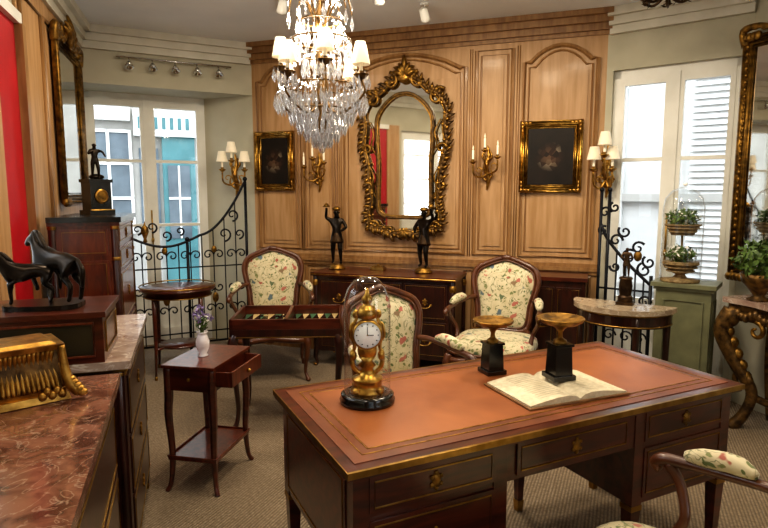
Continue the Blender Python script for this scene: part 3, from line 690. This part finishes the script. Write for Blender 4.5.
# ------------------------------------------------------------ back wall items
nW=Vector((math.sin(phW),-math.cos(phW),0))
def ww(X,off,z=0):
    t=(X-L2[0])/(R1[0]-L2[0]); Y=L2[1]+t*(R1[1]-L2[1]); return (X+nW.x*off,Y+nW.y*off,z)
b=B(); w,d,h=1.22,.44,.83
b.box(-w/2,w/2,-d/2,d/2,.14,h-.03,MAHD); b.box(-w/2-.025,w/2+.025,-d/2-.03,d/2,h-.03,h,MAH); b.tube([(-w/2-.025,-d/2-.03,h-.015),(w/2+.025,-d/2-.03,h-.015)],.006,BRASS,6)
for z0,z1 in ((.17,.46),(.48,.77)):
    for x0,x1 in ((-.56,-.2),(-.18,.18),(.2,.56)):
        drawer(b,x0,x1,z0,z1,-d/2,-1,True,MAHD)
        if abs(x0+x1)>.1: handle(b,(x0+x1)/2,(z0+z1)/2-.03,-d/2-.012,.05)
for sx in (-1,1):
    for sy in (-1,1):
        x,y=sx*(w/2-.005),sy*(d/2-.01); b.tube([(x,y,.14),(x,y,h-.03)],.024,MAHD,10); b.ball((x,y,.74),(.03,.03,.045),GOLD)
        b.tube(cr([(x,y,.16),(x+sx*.01,y,.08),(x-sx*.005,y,.03),(x+sx*.01,y-.01,0)],4),[.026,.02,.013,.018],MAHD,8); b.ball((x+sx*.01,y-.01,.012),(.02,.02,.012),GOLD,8,6)
b.obj('mahogany_chest_of_drawers',ww(.14,.28),phW,.0012)
def statuette(loc,rz,flip):
    b=B(); b.lathe([(0,0),(.075,0),(.078,.012),(.06,.02),(.065,.035),(.05,.045),(0,.045)],(0,0,0),GOLDD,20)
    s=-1 if flip else 1
    ar=[(.18,-.02,.66),(.10,-.12,.60)]; al=[(-.19,-.02,.83),(-.17,-.06,.98)]
    if flip: ar,al=[(.19,-.02,.83),(.17,-.06,.98)],[(-.18,-.02,.66),(-.10,-.12,.60)]
    figure(b,T(0,0,.045,sc=.50),BRONZE,ar,al,BRONZEB)
    b.ball((0,0,.045+.50*.985),(.038,.038,.022),GOLDD); b.lathe([(.0,0),(.035,0),(.02,.02),(.012,.03),(0,.035)],(s*-.085,-.03,.045+.50*1.02),GOLDD,12)
    b.obj('bronze_figure_statuette',loc,rz)
q=ww(-.34,.25); statuette((q[0],q[1],.83),R(-5),False)
q=ww(.42,.25); statuette((q[0],q[1],.83),R(-35),True)
b=B(); b.box(-.06,.06,-.04,.04,0,.03,BRASS); b.box(-.05,.05,-.03,.03,.03,.04,GOLDD); b.ball((0,0,.045),(.012,.012,.012),GOLD); q=ww(.02,.22); b.obj('brass_inkstand',(q[0],q[1],.83),phW,.002)
# rococo mirror
b=B()
half=[(0,.02),(.12,.0),(.22,.05),(.31,.06),(.345,.16),(.31,.28),(.33,.45),(.345,.62),(.385,.78),(.37,.95),(.385,1.08),(.31,1.20),(.22,1.25),(.12,1.34),(0,1.37)]
ou=[(p_.x,p_.z) for p_ in cr([(x,0,z) for x,z in half]+[(-x,0,z) for x,z in half[-2:0:-1]],4,True)]
def scl(o,k,kz=None):
    kz=kz or k; return [(x*k,.68+(z-.68)*kz) for x,z in o]
hi=[(0,.15),(.14,.15),(.235,.19),(.25,.30),(.243,.6),(.258,.85),(.255,1.02),(.19,1.13),(.09,1.21),(0,1.23)]
inn=[(p_.x,p_.z) for p_ in cr([(x,0,z) for x,z in hi]+[(-x,0,z) for x,z in hi[-2:0:-1]],5,True)]
b.M=T(0,-.014,0); b.fan(inn,(0,.68),.0,MIR,2); b.M=T(0,-.006,0); b.fan(scl(ou,.98),(0,.68),.0,MIR,2); b.M=T()
b.tube([(x,-.03,z) for x,z in ou],.024,GOLDX,8,True); b.tube([(x,-.045,z) for x,z in scl(ou,.94,.965)],.009,GOLDD,6,True)
b.tube([(x,-.03,z) for x,z in inn],.016,GOLDX,8,True); b.tube([(x*.94,-.035,.68+(z-.68)*.97) for x,z in inn],.006,GOLD,6,True)
N=len(ou)
for i in range(0,N,1):
    x,z=ou[i]; x2,z2=ou[(i+1)%N]; tx,tz=x2-x,z2-z; l=math.hypot(tx,tz) or 1; nx,nz=tz/l,-tx/l
    if nx*x+nz*(z-.68)<0: nx,nz=-nx,-nz
    k=.018+.028*abs(math.sin(i*1.7))
    b.tube(cr([(x,-.035,z),(x+nx*k*.8+tx*.3,-.055,z+nz*k*.8+tz*.3),(x+nx*k*1.5+tx,-.03,z+nz*k*1.5+tz)],3),[.015,.016,.004],GOLDD if i%2 else GOLDX,6)
    if i%3==0: b.ball((x-nx*.02,-.045,z-nz*.02),(.018,.016,.018),GOLD,8,6)
for sx in (-1,1):
    for (cx,cz,r0,a) in ((.27,.06,.075,-.5),(.34,.75,.05,0),(.3,1.18,.09,.8),(.13,1.33,.08,1.6),(.13,.03,.05,-1.6),(.33,.42,.045,0)):
        pts=spiral(cx,cz,r0,.012,a,a+PI*1.9,14,-.045); b.tube([(sx*x,y,z) for x,y,z in pts],[.018,.007],GOLDD,8)
    for (z0,z1) in ((.30,.62),(.68,1.0)):
        b.tube(cr([(sx*.25,-.03,z0),(sx*.30,-.045,(z0+z1)/2-.05),(sx*.28,-.045,(z0+z1)/2+.05),(sx*.33,-.03,z1)],4),[.005,.010,.005],GOLDD,6)
for k in range(7):
    a=PI/2+(k-3)*.4; L_=.13+.06*(k==3); b.tube(cr([(0,-.04,1.36),(L_*.5*math.cos(a)+.01,-.065,1.37+L_*.6*math.sin(a)),(L_*math.cos(a),-.04,1.36+L_*math.sin(a))],4),[.022,.026,.006],GOLDD,8)
b.ball((0,-.05,1.36),(.055,.03,.05),GOLD)
for k in range(5):
    a=-PI/2+(k-2)*.5; b.tube(cr([(0,-.04,.03),(.05*math.cos(a),-.055,.03+.05*math.sin(a)),(.09*math.cos(a),-.03,.03+.08*math.sin(a))],3),[.018,.018,.005],GOLDD,6)
b.obj('rococo_gilt_mirror',ww(.19,.012,1.14),phW)
def painting(X,z,w,h):
    b=B(); b.box(-w/2+.06,w/2-.06,-.012,-.006,-h/2+.06,h/2-.06,CANV); b.box(-w/2,w/2,-.008,0,-h/2,h/2,GOLD)
    for q,r_,yy in ((.010,.016,-.025),(.030,.014,-.03),(.048,.012,-.020),(.062,.006,-.012)):
        b.tube([(-w/2+q,yy,-h/2+q),(w/2-q,yy,-h/2+q),(w/2-q,yy,h/2-q),(-w/2+q,yy,h/2-q)],r_,GOLDB,6,True)
    for sx in (-1,1):
        for sz in (-1,1):
            for k in range(3): b.ball((sx*(w/2-.02-.03*k),-.032,sz*(h/2-.02)),(.02,.01,.013),GOLD,8,6); b.ball((sx*(w/2-.02),-.032,sz*(h/2-.02-.03*k)),(.013,.01,.02),GOLD,8,6)
    b.obj('still_life_painting',ww(X,.022,z),phW)
painting(1.365,1.80,.49,.58); painting(-1.035,1.81,.42,.56)
def sconce(name,loc,rz,arms,shade,s=1.0):
    b=B()
    b.tube(cr([(0,-.01,-.20),(.015,-.02,-.1),(-.01,-.03,0),(.012,-.02,.1),(0,-.01,.2)],5),[.006,.022,.028,.02,.005],GOLD,8)
    for sx in (-1,1):
        b.tube(cr([(0,-.02,-.12),(sx*.05,-.03,-.07),(sx*.03,-.03,.0)],4),[.014,.010,.004],GOLD,6); b.tube(cr([(0,-.02,.05),(sx*.045,-.03,.1),(sx*.02,-.02,.16)],4),[.012,.010,.004],GOLD,6)
    for (ax,ay,az) in arms:
        b.tube(cr([(0,-.03,-.06),(ax*.45,ay*.5,az-.15),(ax*.95,ay*.9,az-.12),(ax,ay,az-.03)],5),[.012,.009,.008,.008],GOLD,8)
        b.tube(spiral(ax*.6,az-.09,.035,.008,0,5,10,ay*.6),[.007,.004],GOLD,6)
        b.lathe([(0,-.03),(.012,-.03),(.032,-.012),(.034,-.008),(.012,-.006),(.014,.01),(0,.012)],(ax,ay,az),GOLD,14)
        b.lathe([(.010,.01),(.010,.09),(.004,.095),(.008,.11),(.002,.135),(0,.136)],(ax,ay,az),CANDLE,10)
        if shade: b.lathe([(.052,.06),(.032,.155),(.031,.155),(.051,.06)],(ax,ay,az),SHADE,18)
    for i,v in enumerate(b.v): b.v[i]=(v[0]*s,v[1]*s,v[2]*s)
    return b.obj(name,loc,rz)
sconce('gilt_wall_sconce',ww(.88,.012,1.72),phW,((-.11,-.13,.06),(.11,-.13,.10),(0,-.16,.16)),False,.92)
sconce('gilt_wall_sconce',ww(-.60,.012,1.70),phW,((-.11,-.13,.06),(.11,-.13,.10),(0,-.16,.14)),False,.92)
sconce('shaded_wall_sconce',(-1.46,5.77,1.68),R(10),((-.11,-.10,.06),(.09,-.12,.06),(-.02,-.16,.14)),True,1.05)
sconce('shaded_wall_sconce',(R1[0]+.03*gx,R1[1]-.035,1.68),R(-28),((-.08,-.12,.02),(.05,-.12,.02),(.0,-.18,.12)),True,1.05)
b=B(); w,d,h=.44,.32,.86
b.box(-w/2,w/2,-d/2,d/2,.08,h-.03,MAHD); b.box(-w/2-.015,w/2+.015,-d/2-.02,d/2,h-.03,h,MAH); b.box(-w/2,w/2,-d/2-.005,d/2,0,.08,MAHD)
drawer(b,-w/2+.03,-.005,.12,.78,-d/2,-1,False,MAHD); drawer(b,.005,w/2-.03,.12,.78,-d/2,-1,False,MAHD)
b.obj('mahogany_side_cabinet',ww(1.45,.2),phW,.0012)

# ------------------------------------------------------------ iron gates
def gate_left():
    b=B(); L_=1.05
    topf=lambda x: 1.12-.10*math.sin(x/.62*PI) if x<.62 else 1.12+.50*((x-.62)/.43)**1.7
    b.tube([(x*L_/40,0,topf(x*L_/40)) for x in range(41)],.012,IRON,8)
    b.tube([(0,0,.10),(L_,0,.10)],.010,IRON,8); b.tube([(0,0,.20),(L_,0,.20)],.007,IRON,8); b.tube([(0,0,.82),(L_,0,.82)],.007,IRON,6)
    for x in (0,.5,L_): b.tube([(x,0,0),(x,0,topf(x))],.014,IRON,8); b.ball((x,0,topf(x)+.02),.022,IRON)
    for i in range(1,10):
        x=i*L_/10
        b.tube([(x,0,.1),(x,0,topf(x))],.006,IRON,6)
    for i in range(5):
        x=.105+i*.21
        for s in (-1,1):
            b.tube([(x+s*(p_[0]),p_[1],p_[2]) for p_ in spiral(.045,.42,.045,.008,PI,-PI*1.1,14)],.007,IRON,6)
            b.tube([(x+s*(p_[0]),p_[1],p_[2]) for p_ in spiral(.045,.62,.045,.008,PI,PI*3.1,14)],.007,IRON,6)
            if topf(x)>.95: b.tube([(x+s*(p_[0]),p_[1],p_[2]) for p_ in spiral(.05,.93,.05,.008,PI,-PI*1.3,14)],.007,IRON,6)
    for (cx,cz,r0) in ((.92,1.30,.06),(.84,1.12,.07),(.98,1.12,.05),(.2,1.20,.05),(.44,1.16,.04),(.08,1.18,.045),(.32,1.12,.05)): b.tube(spiral(cx,cz,r0,.01,-PI/2,PI*1.8,18),[.010,.006],IRON,6)
    for cx in (.3,.74): b.ball((cx,0,.52),(.03,.012,.05),GOLDD); b.ball((cx,0,.98),(.025,.012,.035),GOLDD)
    b.lathe([(0,1.06),(.02,1.07),(.012,1.10),(.035,1.16),(.03,1.20),(.01,1.22),(0,1.26)],(.14,0,0),GOLDD,14)
    return b.obj('wrought_iron_balustrade',(-2.27,5.135,0),phF+R(-1))
gate_left()
def gate_right():
    b=B(); L_=.38
    for x in (0,.06): b.tube([(x,0,0),(x,0,1.52)],.012,IRON,8); b.ball((x,0,1.53),.018,IRON)
    topf=lambda x: 1.28-.45*(x/L_)**.7
    b.tube([(x*L_/20,0,topf(x*L_/20)) for x in range(21)],.012,IRON,8); b.tube([(L_,0,0),(L_,0,.9)],.013,IRON,8)
    for z in (.1,.2,.78): b.tube([(0,0,z),(L_,0,z)],.008,IRON,6)
    for x in (.13,.2,.27,.33): b.tube([(x,0,.1),(x,0,topf(x))],.007,IRON,6)
    for cx,cz,r0,a in ((.12,1.15,.05,0),(.22,1.03,.06,1),(.33,.94,.055,2),(.12,.95,.04,3),(.03,1.36,.045,0),(.10,1.40,.04,2),(.34,.70,.05,0),(.25,.62,.05,2),(.14,.62,.05,1),(.36,1.0,.05,2.2),(.02,1.22,.04,1),(.18,1.22,.05,2.5),(.28,1.10,.05,.6)):
        b.tube(spiral(cx,cz,r0,.008,a,a+PI*2.4,16),[.010,.007],IRON,6)
    for x in (.1,.22,.32): b.tube(spiral(x,.42,.05,.008,0,PI*2.4,16),.007,IRON,6); b.tube(spiral(x,.30,.04,.008,PI,PI*3.4,16),.007,IRON,6)
    b.ball((.28,0,1.04),(.03,.012,.04),GOLDD)
    return b.obj('wrought_iron_balustrade',(1.66,4.45,0),phRW)
gate_right()
b=B(); r=.32
hp=lambda rr:[(rr*math.cos(PI+PI*k/24),rr*math.sin(PI+PI*k/24)) for k in range(25)]
b.prism(hp(r),.758,.79,MARBW); b.prism(hp(r-.025),.67,.758,MAHD); b.prism(hp(r-.06),.16,.18,MAHD)
b.tube([(x,y,.68) for x,y in hp(r-.024)],.005,BRASS,6); b.tube([(x,y,.75) for x,y in hp(r-.022)],.006,BRASS,6)
for a in (PI+.06,PI*1.33,PI*1.67,2*PI-.06):
    x,y=(r-.05)*math.cos(a),(r-.05)*math.sin(a); b.tube([(x,y-.005,.757),(x,y-.005,.66),(x,y-.005,.03),(x,y-.005,0)],[.024,.022,.012,.012],MAHD,10)
    b.tube([(x,y-.005,0),(x,y-.005,.035)],.014,BRASS,8)
b.obj('demilune_console_table',(1.59,3.78,0),phRW)
b=B(); b.box(-.05,.05,-.05,.05,0,.02,BRONZEB); b.lathe([(0,.02),(.045,.02),(.047,.05),(.035,.06),(.042,.12),(.036,.16),(.044,.17),(.035,.18),(0,.18)],(0,0,0),BRONZEB,16)
figure(b,T(0,0,.175,sc=.20),BRONZEB,[(.17,-.06,.66),(.05,-.16,.60)],[(-.17,-.06,.66),(-.05,-.16,.62)],BRONZEB)
b.obj('bronze_bust_statuette',(1.56,3.70,.79),R(-30),.001)
b=B(); w,d,h=.34,.24,.90
b.box(-w/2,w/2,-d/2,d/2,.08,h-.04,SAGE); b.box(-w/2-.03,w/2+.03,-d/2-.03,d/2+.01,h-.03,h,SAGE); b.box(-w/2-.015,w/2+.015,-d/2-.015,d/2,h-.05,h-.03,SAGE); b.box(-w/2-.015,w/2+.015,-d/2-.015,d/2,0,.1,SAGE)
b.tube([(-w/2+.05,-d/2-.002,.16),(w/2-.05,-d/2-.002,.16),(w/2-.05,-d/2-.002,.78),(-w/2+.05,-d/2-.002,.78)],.01,SAGE,4,True,sm=False)
for sx in (-1,1):
    b.M=T(rz=sx*PI/2); b.tube([(-d/2+.04,-w/2-.002,.16),(d/2-.04,-w/2-.002,.16),(d/2-.04,-w/2-.002,.78),(-d/2+.04,-w/2-.002,.78)],.008,SAGE,4,True,sm=False); b.M=T()
b.obj('sage_green_pedestal_cabinet',(2.09,3.96,0),phRW,.002)
WICK=nmat('wicker','#6d5736','#a28a60',40,.7)
b=B(); b.lathe([(0,0),(.12,0),(.125,.015),(.05,.025),(.03,.05),(.07,.07),(.11,.13),(.115,.14),(.0,.135)],(0,0,0),WICK,20)
b.tube([(0,0,.13),(0,0,.35)],.007,WICK,6)
b.lathe([(0,.32),(.07,.32),(.105,.385),(.11,.39),(0,.385)],(0,0,0),WICK,20)
for zb,rb in ((.075,.085),(.10,.10),(.125,.112),(.345,.085),(.37,.10),(.39,.11)): b.tube([(rb*math.cos(k*PI/12),rb*math.sin(k*PI/12),zb) for k in range(24)],.006,WICK,6,True)
b.lathe([(.128,.015),(.13,.5),(.118,.57),(.08,.62),(.03,.645),(0,.65)],(0,0,0),GLASS,28)
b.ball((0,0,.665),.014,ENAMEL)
for z in (.19,.44): b.leaves((0,0,z),(.105,.105,.06),300,.022,LEAFM); b.leaves((0,0,z+.01),(.11,.11,.06),110,.014,FLW)
b.obj('glass_dome_planter',(2.04,3.96,.90),0)
def wr(Y,off): return (R2[0]+.3145*(R2[1]-Y)-off*.954,Y-off*.3)
b=B(); w,d,h=.80,.38,.84
pl=[]
for k in range(25):
    t=k/24; x=-w/2+w*t; pl.append((x,-d/2-.03*math.sin(PI*t)-.015*math.cos(4*PI*t)))
b.prism([(w/2,d/2),(-w/2,d/2)]+pl,h-.035,h,MARBL); b.prism([(w/2-.03,d/2),(-w/2+.03,d/2)]+[(x*.94,y+.03) for x,y in pl],h-.14,h-.035,GOLDX)
for k in range(24):
    x=-w/2+.04+k*(w-.08)/23; b.ball((x,-d/2-.0,h-.10+.015*math.sin(k*1.3)),(.025,.02,.03),GOLDX,8,6)
for sx in (-1,1):
    b.ball((sx*w*.42,-d/2,h-.12),(.05,.05,.07),GOLDX)
    b.tube(cr([(sx*w*.43,-d/2+.01,h-.08),(sx*w*.47,-d/2-.03,h-.22),(sx*w*.38,-d/2+.02,.42),(sx*w*.28,-d/2+.08,.25),(sx*w*.30,-d/2+.05,.1),(sx*w*.36,-d/2-.0,.0)],6),[.055,.05,.04,.034,.034,.04],GOLDX,10)
    b.tube(spiral(sx*w*.36,.30,.07,.01,0,PI*2.2,16,-d/2+.06),[.024,.012],GOLDX,8); b.tube(cr([(sx*w*.3,-d/2+.08,.22),(sx*w*.15,0,.16),(0,0,.2)],5),[.026,.022,.03],GOLDX,8)
    b.tube(cr([(sx*w*.40,d/2-.04,h-.08),(sx*w*.42,d/2-.04,.4),(sx*w*.36,d/2-.04,0)],5),[.03,.02,.025],GOLDX,8)
    for k in range(5): b.ball((sx*w*(.44-.03*k),-d/2+.0+.015*k,h-.22-.07*k),(.04,.035,.04),GOLDD,8,6)
    b.tube(spiral(sx*w*.2,h-.18,.06,.01,PI/2,PI/2+sx*PI*2,16,-d/2+.0),[.018,.008],GOLDD,8)
b.ball((0,0,.21),(.06,.05,.06),GOLDX); b.ball((0,-d/2-.01,h-.13),(.08,.03,.06),GOLDD)
p=wr(3.46,.22); b.obj('carved_gilt_console_table',(p[0],p[1],0),phR)
p=wr(3.60,.09); giltmirror('gilt_wall_mirror',.98,1.60,(p[0],p[1],.93),phR,.25,.09,MIR,GOLDD)
b=B(); b.lathe([(0,0),(.06,0),(.065,.01),(.03,.03),(.05,.06),(.10,.12),(.11,.17),(.10,.17),(0,.15)],(0,0,0),GOLDX,20)
b.leaves((0,0,.25),(.16,.16,.14),560,.03,LEAFM); b.leaves((0,0,.26),(.15,.15,.1),30,.016,FLW)
b.obj('potted_plant',(2.33,3.56,.84),0)

# ------------------------------------------------------------ chandelier
b=B()
b.lathe([(0,1.18),(.05,1.18),(.05,1.16),(.012,1.13),(0,1.13)],(0,0,-.0),GOLD,16)
b.tube([(0,0,.95),(0,0,1.15)],.006,GOLD,6)
b.lathe([(0,.10),(.02,.12),(.03,.18),(.012,.22),(.03,.27),(.045,.32),(.02,.36),(.012,.42),(.03,.48),(.035,.52),(.012,.56),(.01,.66),(.025,.70),(.03,.74),(.012,.78),(.01,.9),(.04,.93),(.02,.95),(0,.96)],(0,0,0),GOLDX,16)
for z,r in ((.88,.09),(.70,.11),(.60,.16),(.52,.10),(.36,.20),(.24,.13)): b.tube([(r*math.cos(k*PI/12),r*math.sin(k*PI/12),z) for k in range(24)],.004,GOLDX,6,True)
for k in range(8):
    a=k*PI/4+.2; R_=.265 if k%2 else .215; zc=.40 if k%2 else .46
    c_,s_=math.cos(a),math.sin(a)
    f=lambda r,z:(r*c_,r*s_,z)
    b.tube(cr([f(.02,.30),f(.08,.22),f(.17,.22),f(R_+.02,.30),f(R_,zc-.03)],5),[.007,.006,.006,.006],GOLDX,8)
    b.tube(cr([f(.02,.66),f(.08,.80),f(.14,.84),f(.17,.74)],5),[.006,.004],GOLDX,6)
    b.lathe([(0,-.03),(.012,-.03),(.04,-.008),(.042,-.004),(.012,-.004),(.013,.012),(0,.012)],f(R_,zc),GOLDX,14)
    b.lathe([(.010,.01),(.010,.07),(0,.08)],f(R_,zc),CANDLE,10)
    b.lathe([(.048,.045),(.028,.145),(.027,.145),(.047,.045)],f(R_,zc),SHADE,18)
    for j in range(7):
        aa=j*2*PI/7; b.drop((R_*c_+.042*math.cos(aa),R_*s_+.042*math.sin(aa),zc-.012),.010,.075,CRYS)
    for t_ in range(1,7):
        r_=.04+.035*t_; z=.24+.012*t_; b.drop(f(r_,z),.012,.09+.02*(t_%2),CRYS)
    for t_ in range(12):
        t=t_/11; r_=.09+(R_-.09)*t; z=.86+(zc-.02-.86)*t-.10*math.sin(PI*t); b.drop(f(r_,z+.012),.010,.030,CRYS)
    for t_ in range(10):
        t=t_/9; a2=a+PI/4*t; z=.40-.06*math.sin(PI*t); b.drop((.23*math.cos(a2),.23*math.sin(a2),z),.009,.028,CRYS)
        z=.62-.05*math.sin(PI*t); b.drop((.16*math.cos(a2),.16*math.sin(a2),z),.009,.028,CRYS)
    b.drop(f(.17,.74),.012,.09,CRYS); b.drop(f(.17,.80),.006,.05,CRYS)
def tier(r,z,n,rr,h):
    for k in range(n):
        a=2*PI*k/n+r; b.drop((r*math.cos(a),r*math.sin(a),z-.008),.006,.018,CRYS); b.drop((r*math.cos(a),r*math.sin(a),z-.024),rr,h,CRYS)
tier(.09,.88,16,.011,.08); tier(.11,.70,20,.011,.09); tier(.16,.60,24,.011,.09); tier(.10,.52,16,.012,.10); tier(.20,.36,30,.012,.10); tier(.24,.33,38,.012,.10); tier(.17,.28,28,.013,.11); tier(.13,.24,24,.013,.12); tier(.09,.19,20,.013,.11); tier(.05,.14,10,.013,.09)
b.lathe([(0,.0),(.012,.005),(.022,.025),(.016,.045),(.004,.06),(0,.1)],(0,0,.0),CRYS,10,sm=False)
for k in range(6):
    a=k*PI/3; b.drop((.03*math.cos(a),.03*math.sin(a),.10),.012,.08,CRYS)
b.obj('crystal_chandelier',(-.34,3.25,1.72),0)
b=B()
b.tube([(0,0,.12),(0,0,.26)],.008,BRONZEB,6); b.ball((0,0,.10),(.03,.03,.04),BRONZEB)
for k in range(6):
    a=k*PI/3; b.tube(cr([(0,0,.08),(.08*math.cos(a),.08*math.sin(a),.03),(.15*math.cos(a),.15*math.sin(a),.06),(.17*math.cos(a),.17*math.sin(a),.12)],4),[.010,.006],BRONZEB,6); b.leaves((.12*math.cos(a),.12*math.sin(a),.05),(.04,.04,.02),14,.02,BRONZEB); b.lathe([(0,0),(.02,.01),(.012,.015),(.01,.08),(0,.09)],(.17*math.cos(a),.17*math.sin(a),.12),CANDLE,8)
b.obj('bronze_branch_chandelier',(1.72,3.70,2.63),0)
def spot(loc,rz):
    b=B(); b.lathe([(0,.0),(.035,0),(.035,-.012),(0,-.012)],(0,0,0),WHITE,16); b.tube([(0,0,0),(0,0,-.06)],.006,WHITE,6)
    b.M=T(0,0,-.08,rx=R(50)); b.lathe([(.0,.05),(.03,.045),(.034,-.03),(.04,-.045),(.034,-.042),(0,-.03)],(0,0,0),WHITE,18); b.M=T()
    b.obj('ceiling_spotlight',loc,rz)
spot((-.72,4.3,H),R(20)); spot((-.03,4.1,H),R(0)); spot((.30,4.5,H),R(-20))
b=B(); b.tube([(0,0,0),(.98,0,0)],.008,CHROME,8)
for x in (.03,.95): b.tube([(x,0,0),(x,.06,0)],.008,CHROME,6)
for i in range(5):
    x=.1+i*.19; b.tube([(x,0,0),(x,-.02,-.05)],.005,CHROME,6); b.M=T(x,-.03,-.07,rx=R(-25)); b.lathe([(0,.03),(.016,.03),(.038,-.02),(.034,-.018),(0,.0)],(0,0,0),CHROME,16); b.M=T()
ph=phF; b.obj('spotlight_rail',(L1[0]+.28*math.cos(ph)+.06*math.sin(ph),L1[1]+.28*math.sin(ph)-.06*math.cos(ph),2.67),ph)

# ------------------------------------------------------------ lights
def area(loc,size,power,col):  # soft fill disks added near the ceiling to brighten the room; no fixture belongs to them
    l=bpy.data.lights.new('ceiling_fill_disk','AREA'); l.shape='DISK'; l.size=size; l.energy=power; l.color=col
    o=bpy.data.objects.new('ceiling_fill_disk',l); o.location=loc; bpy.context.scene.collection.objects.link(o)
WARM=(1,.85,.64)
for x,y,p in ((-.3,1.0,10),(.9,1.6,14),(-.6,2.6,17),(.9,3.0,24),(2.2,2.0,11),(.2,3.7,27),(-1.3,3.9,13)):
    area((x,y,H-.02),.3,p,WARM)
def spotl(loc,tgt,power,col,ang=60):
    l=bpy.data.lights.new('spot_lamp','SPOT'); l.energy=power; l.color=col; l.spot_size=R(ang); l.spot_blend=1; l.shadow_soft_size=.12
    o=bpy.data.objects.new('spot_lamp',l); o.location=loc; d=Vector(tgt)-Vector(loc); o.rotation_euler=d.to_track_quat('-Z','Y').to_euler(); bpy.context.scene.collection.objects.link(o)
spotl((-.3,3.0,2.85),(-.8,5.5,1.4),48,WARM,95); spotl((.5,2.8,2.85),(.9,5.0,1.4),56,WARM,100)
l=bpy.data.lights.new('chandelier_lamp','POINT'); l.energy=26; l.color=(1,.91,.76); l.shadow_soft_size=.05
o=bpy.data.objects.new('chandelier_lamp',l); o.location=(-.34,3.25,2.35); bpy.context.scene.collection.objects.link(o)
w=bpy.data.worlds.new('World'); bpy.context.scene.world=w; w.use_nodes=True
nt=w.node_tree; bg=nt.nodes['Background']; bg.inputs[0].default_value=(.88,.94,1.0,1); bg.inputs[1].default_value=5.0
cd=bpy.data.cameras.new('cam'); cam=bpy.data.objects.new('camera',cd); bpy.context.scene.collection.objects.link(cam)
cd.sensor_width=36; cd.lens=27.19; cam.location=(0,0,1.5); cam.rotation_euler=(R(90-6.9),0,0); cd.clip_start=.05
bpy.context.scene.camera=cam
vs=bpy.context.scene.view_settings
try: vs.view_transform='Standard'
except Exception: pass
try: vs.look='Medium High Contrast'
except Exception: pass
